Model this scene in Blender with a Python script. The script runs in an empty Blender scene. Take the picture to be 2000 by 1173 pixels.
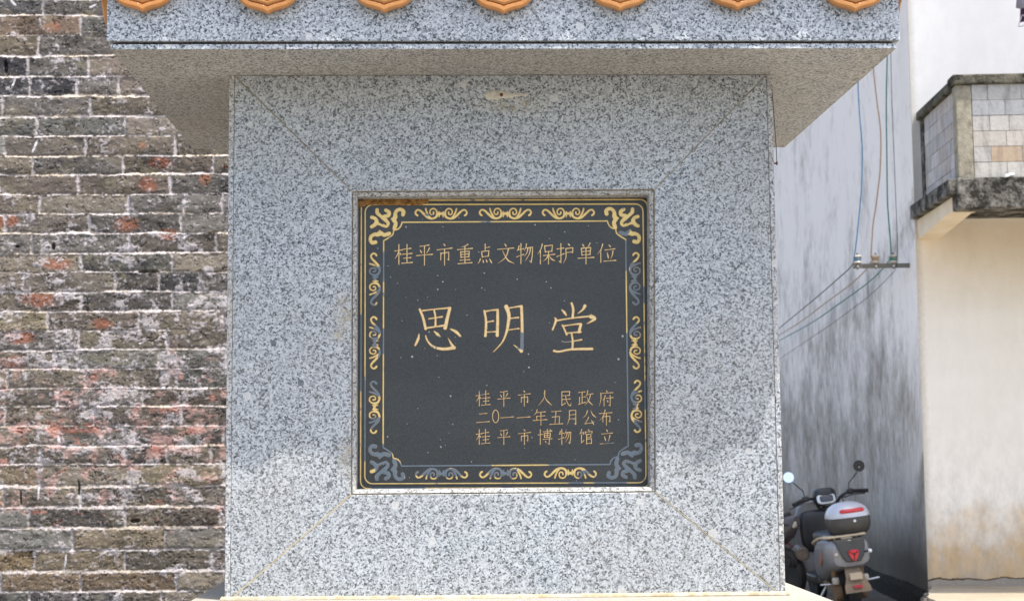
import bpy, bmesh, math, random
import numpy as np
from mathutils import Matrix, Vector, Euler
random.seed(7)
SC = bpy.context.scene
COL = SC.collection
# ------------------------------------------------------------------ camera (lens fitted to the photograph)
IW, IH = 2000.0, 1173.0
FPX, PX, PY = 2961.3, 927.9, 586.5
PITCH, YAW, ROLL = .0983, .0221, -.0070
def cam_axes(p, y, r):
    cy, sy, cp, sp = math.cos(y), math.sin(y), math.cos(p), math.sin(p)
    f = np.array([sy*cp, cy*cp, sp]); rt = np.array([cy, -sy, 0.]); up = np.cross(rt, f)
    c, s = math.cos(r), math.sin(r)
    return np.array([c*rt+s*up, -s*rt+c*up, f])
AX = cam_axes(PITCH, YAW, ROLL)
cam = bpy.data.objects.new('camera', bpy.data.cameras.new('camera')); COL.objects.link(cam)
M = Matrix.Identity(4)
for i in range(3):
    M[i][0], M[i][1], M[i][2] = AX[0][i], AX[1][i], -AX[2][i]
cam.matrix_world = M
cam.data.sensor_width = 36.0
cam.data.lens = FPX/IW*36.0
cam.data.shift_x = (IW/2-PX)/IW
cam.data.clip_start, cam.data.clip_end = .05, 2000
cam.data.dof.use_dof = True; cam.data.dof.focus_distance = 3.5; cam.data.dof.aperture_fstop = 11
SC.camera = cam
# ------------------------------------------------------------------ daylight
SUN = Vector((.33, -.262, 1)).normalized()
W = bpy.data.worlds.new('World'); SC.world = W; W.use_nodes = True
wn = W.node_tree.nodes; bg = wn['Background']
sky = wn.new('ShaderNodeTexSky'); sky.sky_type = 'NISHITA'; sky.sun_disc = False
sky.sun_elevation = math.asin(SUN.z); sky.sun_rotation = math.atan2(SUN.x, SUN.y)
sky.dust_density = 3.3; sky.air_density = 1.0; sky.ozone_density = .5
W.node_tree.links.new(sky.outputs[0], bg.inputs[0]); bg.inputs[1].default_value = .15
sun = bpy.data.objects.new('sun', bpy.data.lights.new('sun', 'SUN')); COL.objects.link(sun)
sun.data.energy = 2.9; sun.data.angle = math.radians(.53); sun.data.color = (1, .955, .89)
sun.rotation_euler = SUN.to_track_quat('Z', 'Y').to_euler(); sun.location = (3, -3, 12)
SC.view_settings.view_transform = 'Standard'; SC.view_settings.look = 'None'
SC.view_settings.gamma = 1; SC.view_settings.exposure = 1.22
SC.cycles.max_bounces = 8
# ------------------------------------------------------------------ measuring helpers
def ray(px, py):
    return AX[2] + (px-PX)/FPX*AX[0] - (py-PY)/FPX*AX[1]
def at(px, py, Y):
    d = ray(px, py); return Vector(d*(Y/d[1]))
def at_z(px, py, z):
    d = ray(px, py); return Vector(d*(z/d[2]))
def proj(P):
    q = np.asarray(P) @ AX.T
    return PX+FPX*q[..., 0]/q[..., 2], PY-FPX*q[..., 1]/q[..., 2]
# ------------------------------------------------------------------ object helpers
def tag(o, label=None, cat=None, group=None, kind=None):
    for k, v in (('label', label), ('category', cat), ('group', group), ('kind', kind)):
        if v: o[k] = v
    return o
def empty(name, loc, label, cat, group=None, rot=(0, 0, 0)):
    o = bpy.data.objects.new(name, None); COL.objects.link(o); o.location = loc; o.rotation_euler = rot
    o.empty_display_size = .1
    return tag(o, label, cat, group)
def link(name, me, parent=None):
    o = bpy.data.objects.new(name, me); COL.objects.link(o)
    if parent is not None: o.parent = parent
    return o
class MB:
    def __init__(s): s.v = []; s.f = []; s.m = []
    def add(s, vs, fs, m=0):
        b = len(s.v); s.v += [tuple(v) for v in vs]; s.f += [tuple(i+b for i in f) for f in fs]; s.m += [m]*len(fs); return s
    def box(s, a, b, m=0):
        x0, y0, z0 = [min(p, q) for p, q in zip(a, b)]; x1, y1, z1 = [max(p, q) for p, q in zip(a, b)]
        return s.add([(x0,y0,z0),(x1,y0,z0),(x1,y1,z0),(x0,y1,z0),(x0,y0,z1),(x1,y0,z1),(x1,y1,z1),(x0,y1,z1)],
                     [(0,3,2,1),(4,5,6,7),(0,1,5,4),(1,2,6,5),(2,3,7,6),(3,0,4,7)], m)
    def loft(s, rings, cap=True, m=0, closed=True):
        n = len(rings[0]); vs = [p for r in rings for p in r]; fs = []
        for i in range(len(rings)-1):
            for j in range(n if closed else n-1):
                k = (j+1) % n
                fs.append((i*n+j, i*n+k, (i+1)*n+k, (i+1)*n+j))
        if cap: fs.append(tuple(range(n-1, -1, -1))); fs.append(tuple((len(rings)-1)*n+j for j in range(n)))
        return s.add(vs, fs, m)
    def tube(s, pts, r, n=10, m=0, smooth=0):
        pts = [Vector(p) for p in pts]
        if smooth and len(pts) > 2: pts = catmull3(pts, smooth)
        rs = r if isinstance(r, (list, tuple)) else [r]*len(pts)
        if len(rs) != len(pts): rs = list(np.interp(np.linspace(0, 1, len(pts)), np.linspace(0, 1, len(rs)), rs))
        rings = []; up = None
        for i, p in enumerate(pts):
            t = (pts[min(i+1, len(pts)-1)]-pts[max(i-1, 0)]).normalized()
            if up is None:
                up = Vector((0, 0, 1)) if abs(t.z) < .9 else Vector((1, 0, 0))
            a = t.cross(up).normalized(); up = a.cross(t).normalized()
            rings.append([p+rs[i]*(math.cos(2*math.pi*k/n)*a+math.sin(2*math.pi*k/n)*up) for k in range(n)])
        return s.loft(rings, True, m)
    def lathe(s, prof, c=(0, 0, 0), axis='z', n=24, m=0):
        rings = []
        for r, h in prof:
            ring = []
            for k in range(n):
                a = 2*math.pi*k/n; x, y = r*math.cos(a), r*math.sin(a)
                p = {'z': (x, y, h), 'x': (h, x, y), 'y': (x, h, y)}[axis]
                ring.append((p[0]+c[0], p[1]+c[1], p[2]+c[2]))
            rings.append(ring)
        return s.loft(rings, True, m)
    def sq(s, c, h, e1=.5, e2=.5, zmin=-1, zmax=1, nu=36, nv=18, m=0):   # super-ellipsoid, optionally cut by planes
        sg = lambda v, e: math.copysign(abs(v)**e, v)
        rings = []
        for i in range(nv+1):
            z = zmin+(zmax-zmin)*.5*(1-math.cos(math.pi*i/nv))
            z = max(-.9995, min(.9995, z))
            sv = math.copysign(abs(z)**(1/e1), z); cv = math.sqrt(max(0, 1-sv*sv))**e1
            rings.append([(c[0]+h[0]*cv*sg(math.cos(2*math.pi*k/nu), e2), c[1]+h[1]*cv*sg(math.sin(2*math.pi*k/nu), e2), c[2]+h[2]*z) for k in range(nu)])
        return s.loft(rings, True, m)
    def prism(s, poly, f0, f1, m=0):    # poly: 2-D points, f0/f1: map (a,b)->3-D
        n = len(poly); vs = [f0(*p) for p in poly]+[f1(*p) for p in poly]
        fs = [tuple(range(n-1, -1, -1)), tuple(range(n, 2*n))]+[(i, (i+1) % n, n+(i+1) % n, n+i) for i in range(n)]
        return s.add(vs, fs, m)
    def build(s, name, mats, parent=None, smooth=False, bevel=0, seg=2, sub=0):
        me = bpy.data.meshes.new(name); me.from_pydata(s.v, [], s.f)
        mats = mats if isinstance(mats, (list, tuple)) else [mats]
        for m in mats: me.materials.append(m)
        if any(s.m): me.polygons.foreach_set('material_index', s.m)
        bm = bmesh.new(); bm.from_mesh(me); bmesh.ops.recalc_face_normals(bm, faces=bm.faces); bm.to_mesh(me); bm.free()
        o = link(name, me, parent)
        if smooth:
            me.polygons.foreach_set('use_smooth', [True]*len(me.polygons))
        if bevel:
            b = o.modifiers.new('bevel', 'BEVEL'); b.width = bevel; b.segments = seg; b.limit_method = 'ANGLE'; b.angle_limit = math.radians(35)
        if sub:
            o.modifiers.new('sub', 'SUBSURF').render_levels = sub
        if smooth:
            try:
                me.set_sharp_from_angle(angle=math.radians(42))
            except Exception: pass
        return o
def catmull3(P, k):
    out = []
    for i in range(len(P)-1):
        p0, p1, p2, p3 = P[max(i-1, 0)], P[i], P[i+1], P[min(i+2, len(P)-1)]
        for j in range(k):
            t = j/k
            out.append(.5*((2*p1)+(p2-p0)*t+(2*p0-5*p1+4*p2-p3)*t*t+(3*p1-p0-3*p2+p3)*t**3))
    out.append(P[-1]); return out
def grid_mesh(name, P, Ccol=None, parent=None, mat=None, smooth=True):   # P: (n,m,3)
    n, m = P.shape[:2]
    me = bpy.data.meshes.new(name)
    me.vertices.add(n*m); me.vertices.foreach_set('co', P.reshape(-1).astype(np.float32))
    i, j = np.meshgrid(np.arange(n-1), np.arange(m-1), indexing='ij')
    q = np.stack([i*m+j, i*m+j+1, (i+1)*m+j+1, (i+1)*m+j], -1).reshape(-1)
    nf = (n-1)*(m-1)
    me.loops.add(nf*4); me.loops.foreach_set('vertex_index', q.astype(np.int32))
    me.polygons.add(nf); me.polygons.foreach_set('loop_start', np.arange(0, nf*4, 4, dtype=np.int32))
    me.polygons.foreach_set('loop_total', np.full(nf, 4, np.int32)) if False else None
    me.update(calc_edges=True)
    if Ccol is not None:
        a = me.color_attributes.new('Col', 'FLOAT_COLOR', 'POINT')
        a.data.foreach_set('color', np.concatenate([Ccol.reshape(-1, 3), np.ones((n*m, 1))], 1).reshape(-1).astype(np.float32))
    if smooth: me.polygons.foreach_set('use_smooth', np.ones(nf, bool))
    me.materials.append(mat)
    return link(name, me, parent)
# ------------------------------------------------------------------ numpy noise
def _h(ix, iy, s):
    n = (ix.astype(np.int64)*374761393+iy.astype(np.int64)*668265263+s*1442695041) & 0x7fffffff
    n = ((n ^ (n >> 13))*1274126177) & 0x7fffffff
    return ((n ^ (n >> 16)) & 0xffff)/65535.0
def vn(x, y, s=0):
    x0, y0 = np.floor(x), np.floor(y); fx, fy = x-x0, y-y0
    fx, fy = fx*fx*(3-2*fx), fy*fy*(3-2*fy)
    a, b, c, d = _h(x0, y0, s), _h(x0+1, y0, s), _h(x0, y0+1, s), _h(x0+1, y0+1, s)
    return (a*(1-fx)+b*fx)*(1-fy)+(c*(1-fx)+d*fx)*fy
def fbm(x, y, s=0, o=4, g=.5):
    t, a, n = 0, 1, 0
    for k in range(o):
        t = t+a*vn(x*2**k+k*17.3, y*2**k+k*9.1, s+k*31); n += a; a *= g
    return t/n
def sstep(a, b, x):
    t = np.clip((x-a)/(b-a), 0, 1); return t*t*(3-2*t)
def lin(r, g=None, b=None):
    if g is None: g = b = r
    f = lambda c: (c/255/12.92) if c/255 <= .04045 else ((c/255+.055)/1.055)**2.4
    return (f(r), f(g), f(b))
# ------------------------------------------------------------------ materials
class T:
    def __init__(s, name, rough=.6, spec=.5, metal=0, col=None, coat=0):
        s.m = bpy.data.materials.new(name); s.m.use_nodes = True; s.t = s.m.node_tree
        s.b = s.t.nodes['Principled BSDF']; s.put('Roughness', rough); s.put('Specular IOR Level', spec); s.put('Metallic', metal); s.put('Coat Weight', coat)
        if col is not None: s.put('Base Color', col)
        s._c = None
    def put(s, k, v):
        i = s.b.inputs[k]; s._set(i, v)
    def _set(s, i, v):
        if isinstance(v, bpy.types.NodeSocket): s.t.links.new(v, i)
        elif isinstance(v, (tuple, list)) and i.type == 'RGBA': i.default_value = (*v[:3], 1)
        else: i.default_value = v
    def n(s, ty, props=None, **inp):
        nd = s.t.nodes.new('ShaderNode'+ty)
        for k, v in (props or {}).items(): setattr(nd, k, v)
        for k, v in inp.items():
            key = int(k[1:]) if k[0] == '_' and k[1:].isdigit() else k.replace('_', ' ')
            s._set(nd.inputs[key], v)
        return nd
    def co(s):
        if s._c is None: s._c = s.n('TexCoord').outputs['Object']
        return s._c
    def map(s, v, scale=(1, 1, 1), loc=(0, 0, 0)):
        return s.n('Mapping', Vector=v, Scale=scale, Location=loc).outputs[0]
    def noise(s, v, sc, det=3, rough=.55, out=0, dist=0):
        return s.n('TexNoise', Vector=v, Scale=sc, Detail=det, Roughness=rough, Distortion=dist).outputs[out]
    def math(s, op, a, b=0, c=0):
        return s.n('Math', {'operation': op}, _0=a, _1=b, _2=c).outputs[0]
    def ramp(s, f, stops, interp='LINEAR'):
        r = s.t.nodes.new('ShaderNodeValToRGB'); r.color_ramp.interpolation = interp; e = r.color_ramp.elements
        while len(e) < len(stops): e.new(.5)
        for el, (p, c) in zip(e, stops):
            el.position = p; el.color = (c, c, c, 1) if not isinstance(c, (tuple, list)) else (*c, 1)
        s._set(r.inputs[0], f); return r.outputs[0]
    def mix(s, f, a, b, mode='MIX'):
        nd = s.t.nodes.new('ShaderNodeMix'); nd.data_type = 'RGBA'; nd.blend_type = mode; nd.clamp_factor = True
        s._set(nd.inputs[0], f); s._set(nd.inputs[6], a); s._set(nd.inputs[7], b); return nd.outputs[2]
    def bump(s, h, st=.3, d=.005):
        s.put('Normal', s.n('Bump', Strength=st, Distance=d, Height=h).outputs[0])
    def vadd(s, a, b, op='ADD'):
        return s.n('VectorMath', {'operation': op}, _0=a, _1=b).outputs[0]
    def col(s, name='Col'):
        return s.n('VertexColor', {'layer_name': name}).outputs[0]

def granite(name, tint=(1, 1, 1), dirt=None, rough=.5, contrast=1):
    t = T(name, rough, .4)
    r = t.n('ObjectInfo').outputs['Random']
    off = t.n('CombineXYZ', X=t.math('MULTIPLY', r, 37.), Y=t.math('MULTIPLY', r, 11.), Z=t.math('MULTIPLY', r, 23.)).outputs[0]
    v = t.vadd(t.co(), off)
    w = t.noise(v, 300, 2, out=1)
    wv = t.vadd(v, t.n('VectorMath', {'operation': 'SCALE'}, _0=t.vadd(w, (.5, .5, .5), 'SUBTRACT'), Scale=.0055).outputs[0])
    vo = t.n('TexVoronoi', Vector=wv, Scale=290.).outputs['Color']
    sep = t.n('SeparateColor', _0=vo).outputs[0]
    cl = t.noise(v, 95, 3, .6)
    f = t.math('ADD', sep, t.math('MULTIPLY', t.math('SUBTRACT', cl, .5), .75))
    c = t.ramp(f, [(0, (.065, .073, .082)), (.13, (.125, .139, .151)), (.22, (.27, .288, .305)), (.44, (.40, .42, .438)), (.62, (.53, .547, .562)), (1, (.66, .67, .68))])
    fine = t.noise(v, 420, 2)
    c = t.mix(.35, c, t.ramp(fine, [(.3, .06), (.7, .7)]), 'OVERLAY')
    pv = t.n('TexVoronoi', Vector=wv, Scale=24.)
    ps = t.n('SeparateColor', _0=pv.outputs['Color'])
    big = t.math('MULTIPLY', t.math('LESS_THAN', pv.outputs['Distance'], t.math('ADD', .12, t.math('MULTIPLY', ps.outputs[2], .14))), t.math('GREATER_THAN', ps.outputs[0], .86))
    c = t.mix(t.math('MULTIPLY', big, .75), c, (.66, .645, .62))
    dk = t.math('MULTIPLY', t.math('LESS_THAN', pv.outputs['Distance'], .17), t.math('GREATER_THAN', ps.outputs[1], .972))
    c = t.mix(t.math('MULTIPLY', dk, .8), c, (.07, .085, .10))
    mac = t.noise(v, 2.2, 4, .6)
    c = t.mix(1, c, t.ramp(mac, [(.3, .84), (.7, 1.0)]), 'MULTIPLY')
    c = t.mix(1, c, tint, 'MULTIPLY')
    if name == 'granite':
        c = t.mix(1, c, t.ramp(r, [(0, .93), (1, 1.05)]), 'MULTIPLY')
        for (sx_, sy_, rx_, rz_) in ((674, 612, .030, .055), (678, 892, .028, .050), (662, 655, .02, .02), (1000, 205, .10, .025)):
            P0 = at(sx_, sy_, 3.4); dv = t.vadd(t.map(t.co(), (1/rx_, 0, 1/rz_)), (P0.x/rx_, 0, P0.z/rz_), 'SUBTRACT')
            ln_ = t.n('VectorMath', {'operation': 'LENGTH'}, _0=dv).outputs['Value']
            mk_ = t.math('MULTIPLY', t.n('MapRange', {'clamp': True}, Value=ln_, From_Min=1.1, From_Max=.1, To_Min=0, To_Max=1).outputs[0], t.ramp(t.noise(t.co(), 60, 4, .7), [(.38, 0), (.62, .75)]))
            c = t.mix(mk_, c, (.36, .31, .20))
    if dirt:
        dn = t.noise(v, dirt[2], 4, .65)
        c = t.mix(t.math('MULTIPLY', t.ramp(dn, [(.35, 0), (.75, 1)]), dirt[1]), c, dirt[0])
    t.put('Base Color', c); t.bump(t.math('ADD', fine, cl), .12, .002)
    return t.m
MAT = {}
MAT['granite'] = granite('granite', (.90, .935, .955), ((.36, .31, .24), .25, 3.))
MAT['soffit'] = granite('granite_soffit', (.90, .865, .81), ((.33, .28, .21), .45, 2.5), .75)
MAT['beam'] = granite('granite_beam', (.93, .97, 1.01))
MAT['trim'] = granite('granite_trim', (.92, .91, .88), ((.34, .29, .22), .5, 8.), .7)
MAT['edge'] = granite('granite_edge', (1.0, 1.0, 1.0), ((.42, .36, .27), .45, 6.), .7)
t = T('mortar_tan', .9, .2); n_ = t.noise(t.co(), 40, 4); t.put('Base Color', t.ramp(n_, [(.3, (.22, .18, .12)), (.7, (.50, .45, .36))])); MAT['mortar'] = t.m
t = T('mortar_cream', .9, .2); n_ = t.noise(t.co(), 60, 4); t.put('Base Color', t.ramp(n_, [(.3, (.36, .29, .17)), (.7, (.56, .50, .39))])); t.bump(n_, .5, .004); MAT['cream'] = t.m
t = T('joint_grime', .95, .1); n_ = t.noise(t.map(t.co(), (3, 3, 30)), 8, 4); t.put('Base Color', t.ramp(n_, [(.35, (.025, .018, .012)), (.6, (.14, .09, .05)), (.8, (.30, .22, .13))])); MAT['grime'] = t.m
t = T('plinth_stone', .8, .3); n_ = t.noise(t.co(), 90, 4, .65); n2 = t.noise(t.co(), 6, 3); c_ = t.ramp(n_, [(.3, (.24, .23, .205)), (.7, (.36, .345, .31))]); t.put('Base Color', t.mix(t.ramp(n2, [(.4, 0), (.7, .5)]), c_, (.38, .32, .22))); t.bump(n_, .15, .003); MAT['plinth'] = t.m
t = T('black_polished_granite', .30, .42)
n_ = t.noise(t.co(), 700, 2); n2 = t.noise(t.map(t.co(), (1, 1, 2)), 3.0, 4, .6)
c_ = t.ramp(n_, [(.35, (.018, .021, .022)), (.70, (.054, .060, .062))])
c_ = t.mix(t.ramp(n2, [(.45, 0), (.75, .22)]), c_, (.085, .083, .078)); t.put('Base Color', c_)
t.put('Roughness', t.ramp(n2, [(.3, .31), (.7, .38)])); MAT['black'] = t.m
t = T('sign_paint', .5, .4); c_ = t.col(); n_ = t.noise(t.co(), 260, 3); t.put('Base Color', t.mix(.35, c_, t.ramp(n_, [(.3, .62), (.6, 1)]), 'MULTIPLY')); MAT['paint'] = t.m
t = T('paint_splash', .7, .3, col=(.36, .38, .385)); MAT['speck'] = t.m
t = T('glazed_tile', .28, .5); n_ = t.noise(t.co(), 14, 4, .6); n2 = t.noise(t.co(), 120, 3)
c_ = t.ramp(n_, [(.3, (.37, .15, .033)), (.55, (.54, .25, .075)), (.75, (.62, .35, .14))]); c_ = t.mix(t.ramp(n2, [(.55, 0), (.8, .5)]), c_, (.30, .15, .06))
rd_ = t.n('ObjectInfo').outputs['Random']; c_ = t.mix(1, c_, t.ramp(rd_, [(0, (.86, .80, .74)), (.5, (1, 1, 1)), (1, (1.0, .92, .80))]), 'MULTIPLY'); n3 = t.noise(t.co(), 45, 5, .7); c_ = t.mix(t.ramp(n3, [(.56, 0), (.72, .55)]), c_, (.20, .11, .05))
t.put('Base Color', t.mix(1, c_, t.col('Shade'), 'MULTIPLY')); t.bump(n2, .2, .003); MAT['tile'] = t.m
t = T('glazed_roof', .3, .5, col=(.52, .22, .05)); n_ = t.noise(t.co(), 14, 4); t.put('Base Color', t.ramp(n_, [(.3, (.38, .14, .03)), (.7, (.60, .28, .08))])); MAT['roof'] = t.m
t = T('rust', .85, .2); n_ = t.noise(t.co(), 300, 4); t.put('Base Color', t.ramp(n_, [(.3, (.05, .02, .012)), (.7, (.24, .10, .05))])); MAT['rust'] = t.m
t = T('putty', .9, .2); n_ = t.noise(t.co(), 90, 4); t.put('Base Color', t.ramp(n_, [(.3, (.42, .38, .30)), (.7, (.60, .57, .50))])); t.bump(n_, .4, .003); MAT['putty'] = t.m
t = T('dry_mud', .95, .1); n_ = t.noise(t.co(), 70, 5, .65); n2 = t.noise(t.co(), 320, 3); c_ = t.ramp(n_, [(.28, (.10, .045, .015)), (.5, (.34, .18, .06)), (.75, (.52, .32, .14))]); t.put('Base Color', t.mix(t.ramp(n2, [(.58, 0), (.7, .8)]), c_, (.03, .015, .008))); t.bump(t.math('ADD', n_, n2), .9, .006); MAT['mud'] = t.m
# brick wall: pigments come from the wall's own brick-by-brick colours
t = T('old_brick', .92, .18); c_ = t.col(); n_ = t.noise(t.co(), 260, 4, .7); n2 = t.noise(t.map(t.co(), (1, 1, 1.3)), 70, 4, .65)
c_ = t.mix(.65, c_, t.ramp(n_, [(.28, .55), (.72, 1.25)]), 'MULTIPLY'); c_ = t.mix(.4, c_, t.ramp(n2, [(.3, .6), (.7, 1.2)]), 'MULTIPLY')
t.put('Base Color', c_); t.bump(t.math('ADD', n_, t.math('MULTIPLY', n2, 1.5)), .40, .004); MAT['brick'] = t.m

def wall_stained():
    t = T('stained_plaster', .95, .1); p = t.co(); x = t.n('SeparateXYZ', _0=p); y, z = x.outputs[1], x.outputs[2]
    s1 = t.noise(t.map(p, (1, 1.7, 1.25)), 1.2, 7, .68)
    s2 = t.noise(t.map(p, (1, 4., 2.2)), 1.6, 7, .72)
    s3 = t.noise(t.map(p, (1, 20., 5.0)), 1.3, 7, .74)
    b = t.noise(t.map(p, (1, .8, 1.2)), .9, 5, .62)
    # dark growth strongest low on the wall and fading towards the clean upper part
    g = t.n('MapRange', {'clamp': True}, Value=z, From_Min=3.0, From_Max=.0, To_Min=-.125, To_Max=.12).outputs[0]
    near = t.n('MapRange', {'clamp': True}, Value=y, From_Min=3.0, From_Max=0., To_Min=.015, To_Max=-.06).outputs[0]
    # diagonal below the slab: sun patch's shaded edge painted in, with some stain
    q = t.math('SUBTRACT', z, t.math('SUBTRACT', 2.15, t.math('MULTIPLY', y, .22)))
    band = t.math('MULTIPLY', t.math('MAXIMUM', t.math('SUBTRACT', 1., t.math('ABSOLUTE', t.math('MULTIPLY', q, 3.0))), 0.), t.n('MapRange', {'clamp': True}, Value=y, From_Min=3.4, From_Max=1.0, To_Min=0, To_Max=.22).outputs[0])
    tot = t.math('ADD', t.math('ADD', t.math('MULTIPLY', s1, .5), t.math('MULTIPLY', s2, .34)), t.math('MULTIPLY', b, .42))
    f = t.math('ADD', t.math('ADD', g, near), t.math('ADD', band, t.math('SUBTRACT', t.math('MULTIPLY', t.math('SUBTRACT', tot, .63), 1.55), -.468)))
    f = t.math('ADD', f, t.math('MULTIPLY', t.math('SUBTRACT', s3, .5), .78))
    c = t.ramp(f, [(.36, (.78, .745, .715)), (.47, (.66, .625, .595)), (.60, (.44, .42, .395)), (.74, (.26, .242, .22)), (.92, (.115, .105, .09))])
    warm = t.n('MapRange', {'clamp': True}, Value=z, From_Min=1.2, From_Max=-.8, To_Min=0, To_Max=.62).outputs[0]
    c = t.mix(t.math('MULTIPLY', warm, .8), c, t.mix(s2, (.12, .092, .06), (.40, .325, .235)))
    low = t.n('MapRange', {'clamp': True}, Value=t.math('ADD', z, t.math('MULTIPLY', s1, .7)), From_Min=-.30, From_Max=-.75, To_Min=0, To_Max=.85).outputs[0]
    c = t.mix(low, c, t.mix(s3, (.032, .027, .019), (.17, .14, .10)))
    t.put('Base Color', c); t.bump(t.math('ADD', s3, t.noise(p, 30, 4)), .25, .01); return t.m
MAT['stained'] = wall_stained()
def wall_cream():
    t = T('cream_plaster', .93, .12); p = t.co(); x = t.n('SeparateXYZ', _0=p); z = x.outputs[2]
    n1 = t.noise(p, 1.1, 5, .6); n2 = t.noise(t.map(p, (1.2, 1, 1.)), 2.2, 7, .68); n3 = t.noise(p, 26, 3, .6)
    c = t.ramp(n1, [(.3, (.76, .71, .635)), (.7, (.80, .765, .70))])
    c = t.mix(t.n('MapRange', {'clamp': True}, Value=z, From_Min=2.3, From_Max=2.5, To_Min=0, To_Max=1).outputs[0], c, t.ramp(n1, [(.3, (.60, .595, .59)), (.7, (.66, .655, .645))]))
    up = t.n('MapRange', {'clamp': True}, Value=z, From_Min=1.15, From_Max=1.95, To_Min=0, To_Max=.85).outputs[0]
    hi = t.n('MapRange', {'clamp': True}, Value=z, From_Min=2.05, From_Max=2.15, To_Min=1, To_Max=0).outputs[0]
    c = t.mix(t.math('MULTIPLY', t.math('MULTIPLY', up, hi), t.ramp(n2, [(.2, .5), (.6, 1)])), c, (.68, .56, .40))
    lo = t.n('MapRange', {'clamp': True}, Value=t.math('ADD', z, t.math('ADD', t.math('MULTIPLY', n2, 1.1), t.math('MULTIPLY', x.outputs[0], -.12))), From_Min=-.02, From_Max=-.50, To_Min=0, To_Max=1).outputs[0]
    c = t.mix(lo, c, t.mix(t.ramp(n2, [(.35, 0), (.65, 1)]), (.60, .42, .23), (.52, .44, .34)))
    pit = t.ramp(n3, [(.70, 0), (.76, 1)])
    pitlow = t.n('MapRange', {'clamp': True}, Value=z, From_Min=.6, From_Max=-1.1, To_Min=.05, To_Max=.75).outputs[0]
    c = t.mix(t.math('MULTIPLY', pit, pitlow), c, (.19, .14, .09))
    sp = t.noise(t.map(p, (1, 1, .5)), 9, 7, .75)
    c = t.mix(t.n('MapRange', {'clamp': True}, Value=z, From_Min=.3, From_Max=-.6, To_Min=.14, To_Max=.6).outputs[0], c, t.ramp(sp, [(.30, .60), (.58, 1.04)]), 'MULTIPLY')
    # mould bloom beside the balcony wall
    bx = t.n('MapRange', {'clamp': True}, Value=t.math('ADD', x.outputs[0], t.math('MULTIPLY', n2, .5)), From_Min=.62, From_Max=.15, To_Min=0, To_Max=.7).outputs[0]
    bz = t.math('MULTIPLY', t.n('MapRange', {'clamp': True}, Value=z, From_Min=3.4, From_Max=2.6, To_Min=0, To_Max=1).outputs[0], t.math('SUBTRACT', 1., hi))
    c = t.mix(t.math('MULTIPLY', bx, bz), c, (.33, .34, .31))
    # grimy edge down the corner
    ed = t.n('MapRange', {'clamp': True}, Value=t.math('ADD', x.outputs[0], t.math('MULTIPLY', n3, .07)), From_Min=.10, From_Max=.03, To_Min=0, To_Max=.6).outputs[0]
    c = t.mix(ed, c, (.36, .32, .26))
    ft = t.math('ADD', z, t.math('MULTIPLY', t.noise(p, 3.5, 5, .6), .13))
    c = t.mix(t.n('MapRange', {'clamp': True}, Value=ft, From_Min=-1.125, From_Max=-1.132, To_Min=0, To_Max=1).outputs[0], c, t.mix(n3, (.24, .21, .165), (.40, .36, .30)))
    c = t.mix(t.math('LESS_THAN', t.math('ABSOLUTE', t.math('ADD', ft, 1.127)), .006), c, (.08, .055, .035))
    t.put('Base Color', c); t.bump(t.math('ADD', n3, n2), .12, .005); return t.m
MAT['cream_wall'] = wall_cream()
def mouldy(name, a, b, sc=6, k=(.38, .62)):
    t = T(name, .95, .1); n1 = t.noise(t.co(), sc, 6, .68); n2 = t.noise(t.co(), sc*7, 4, .6)
    f = t.math('ADD', n1, t.math('MULTIPLY', t.math('SUBTRACT', n2, .5), .35))
    t.put('Base Color', t.ramp(f, [(k[0], a), (k[1], b)])); t.bump(t.math('ADD', n1, n2), .8, .02); return t.m
MAT['slab'] = mouldy('mouldy_concrete', (.030, .028, .024), (.27, .255, .225), 7.5, (.44, .70))
MAT['coping'] = mouldy('mossy_coping', (.026, .025, .020), (.15, .14, .11), 8)
MAT['post'] = mouldy('rough_render', (.20, .18, .14), (.36, .33, .26), 16, (.3, .6))
MAT['footing'] = mouldy('dark_footing', (.022, .020, .016), (.075, .066, .053), 24, (.35, .7))
MAT['rubble'] = mouldy('pale_rubble', (.12, .10, .075), (.46, .41, .33), 14, (.35, .6))
t = T('block_work', .93, .15); c_ = t.col(); n1 = t.noise(t.map(t.co(), (3, 3, .8)), 5, 5, .65); n2 = t.noise(t.co(), 40, 4)
c_ = t.mix(.7, c_, t.ramp(n1, [(.3, .40), (.52, 1.02)]), 'MULTIPLY'); t.put('Base Color', t.mix(.4, c_, t.ramp(n2, [(.3, .7), (.7, 1.1)]), 'MULTIPLY')); t.bump(n2, .4, .008); MAT['block'] = t.m
t = T('tan_render', .93, .12); n1 = t.noise(t.co(), 4, 5); t.put('Base Color', t.ramp(n1, [(.3, (.60, .50, .36)), (.7, (.70, .61, .48))])); MAT['tan'] = t.m
t = T('alley_ground', .95, .15); n1 = t.noise(t.co(), 1.2, 6, .65); n2 = t.noise(t.co(), 18, 5, .7); f_ = t.math('ADD', t.math('MULTIPLY', n1, .6), t.math('MULTIPLY', n2, .4))
t.put('Base Color', t.ramp(f_, [(.32, (.055, .048, .04)), (.55, (.14, .122, .10)), (.72, (.27, .235, .19))])); t.bump(n2, .6, .03); MAT['dirt'] = t.m
t = T('yard_concrete', .9, .2); n1 = t.noise(t.co(), .6, 6, .6); n2 = t.noise(t.co(), 22, 5, .7); f_ = t.math('ADD', t.math('MULTIPLY', n1, .6), t.math('MULTIPLY', n2, .4))
t.put('Base Color', t.ramp(f_, [(.3, (.20, .185, .16)), (.7, (.32, .295, .25))])); t.bump(n2, .3, .01); MAT['unseen_ground'] = t.m
t = T('bounce_concrete', .9, .2); n1 = t.noise(t.co(), .9, 6, .6); n2 = t.noise(t.co(), 22, 5, .7); f_ = t.math('ADD', t.math('MULTIPLY', n1, .6), t.math('MULTIPLY', n2, .4))
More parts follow.
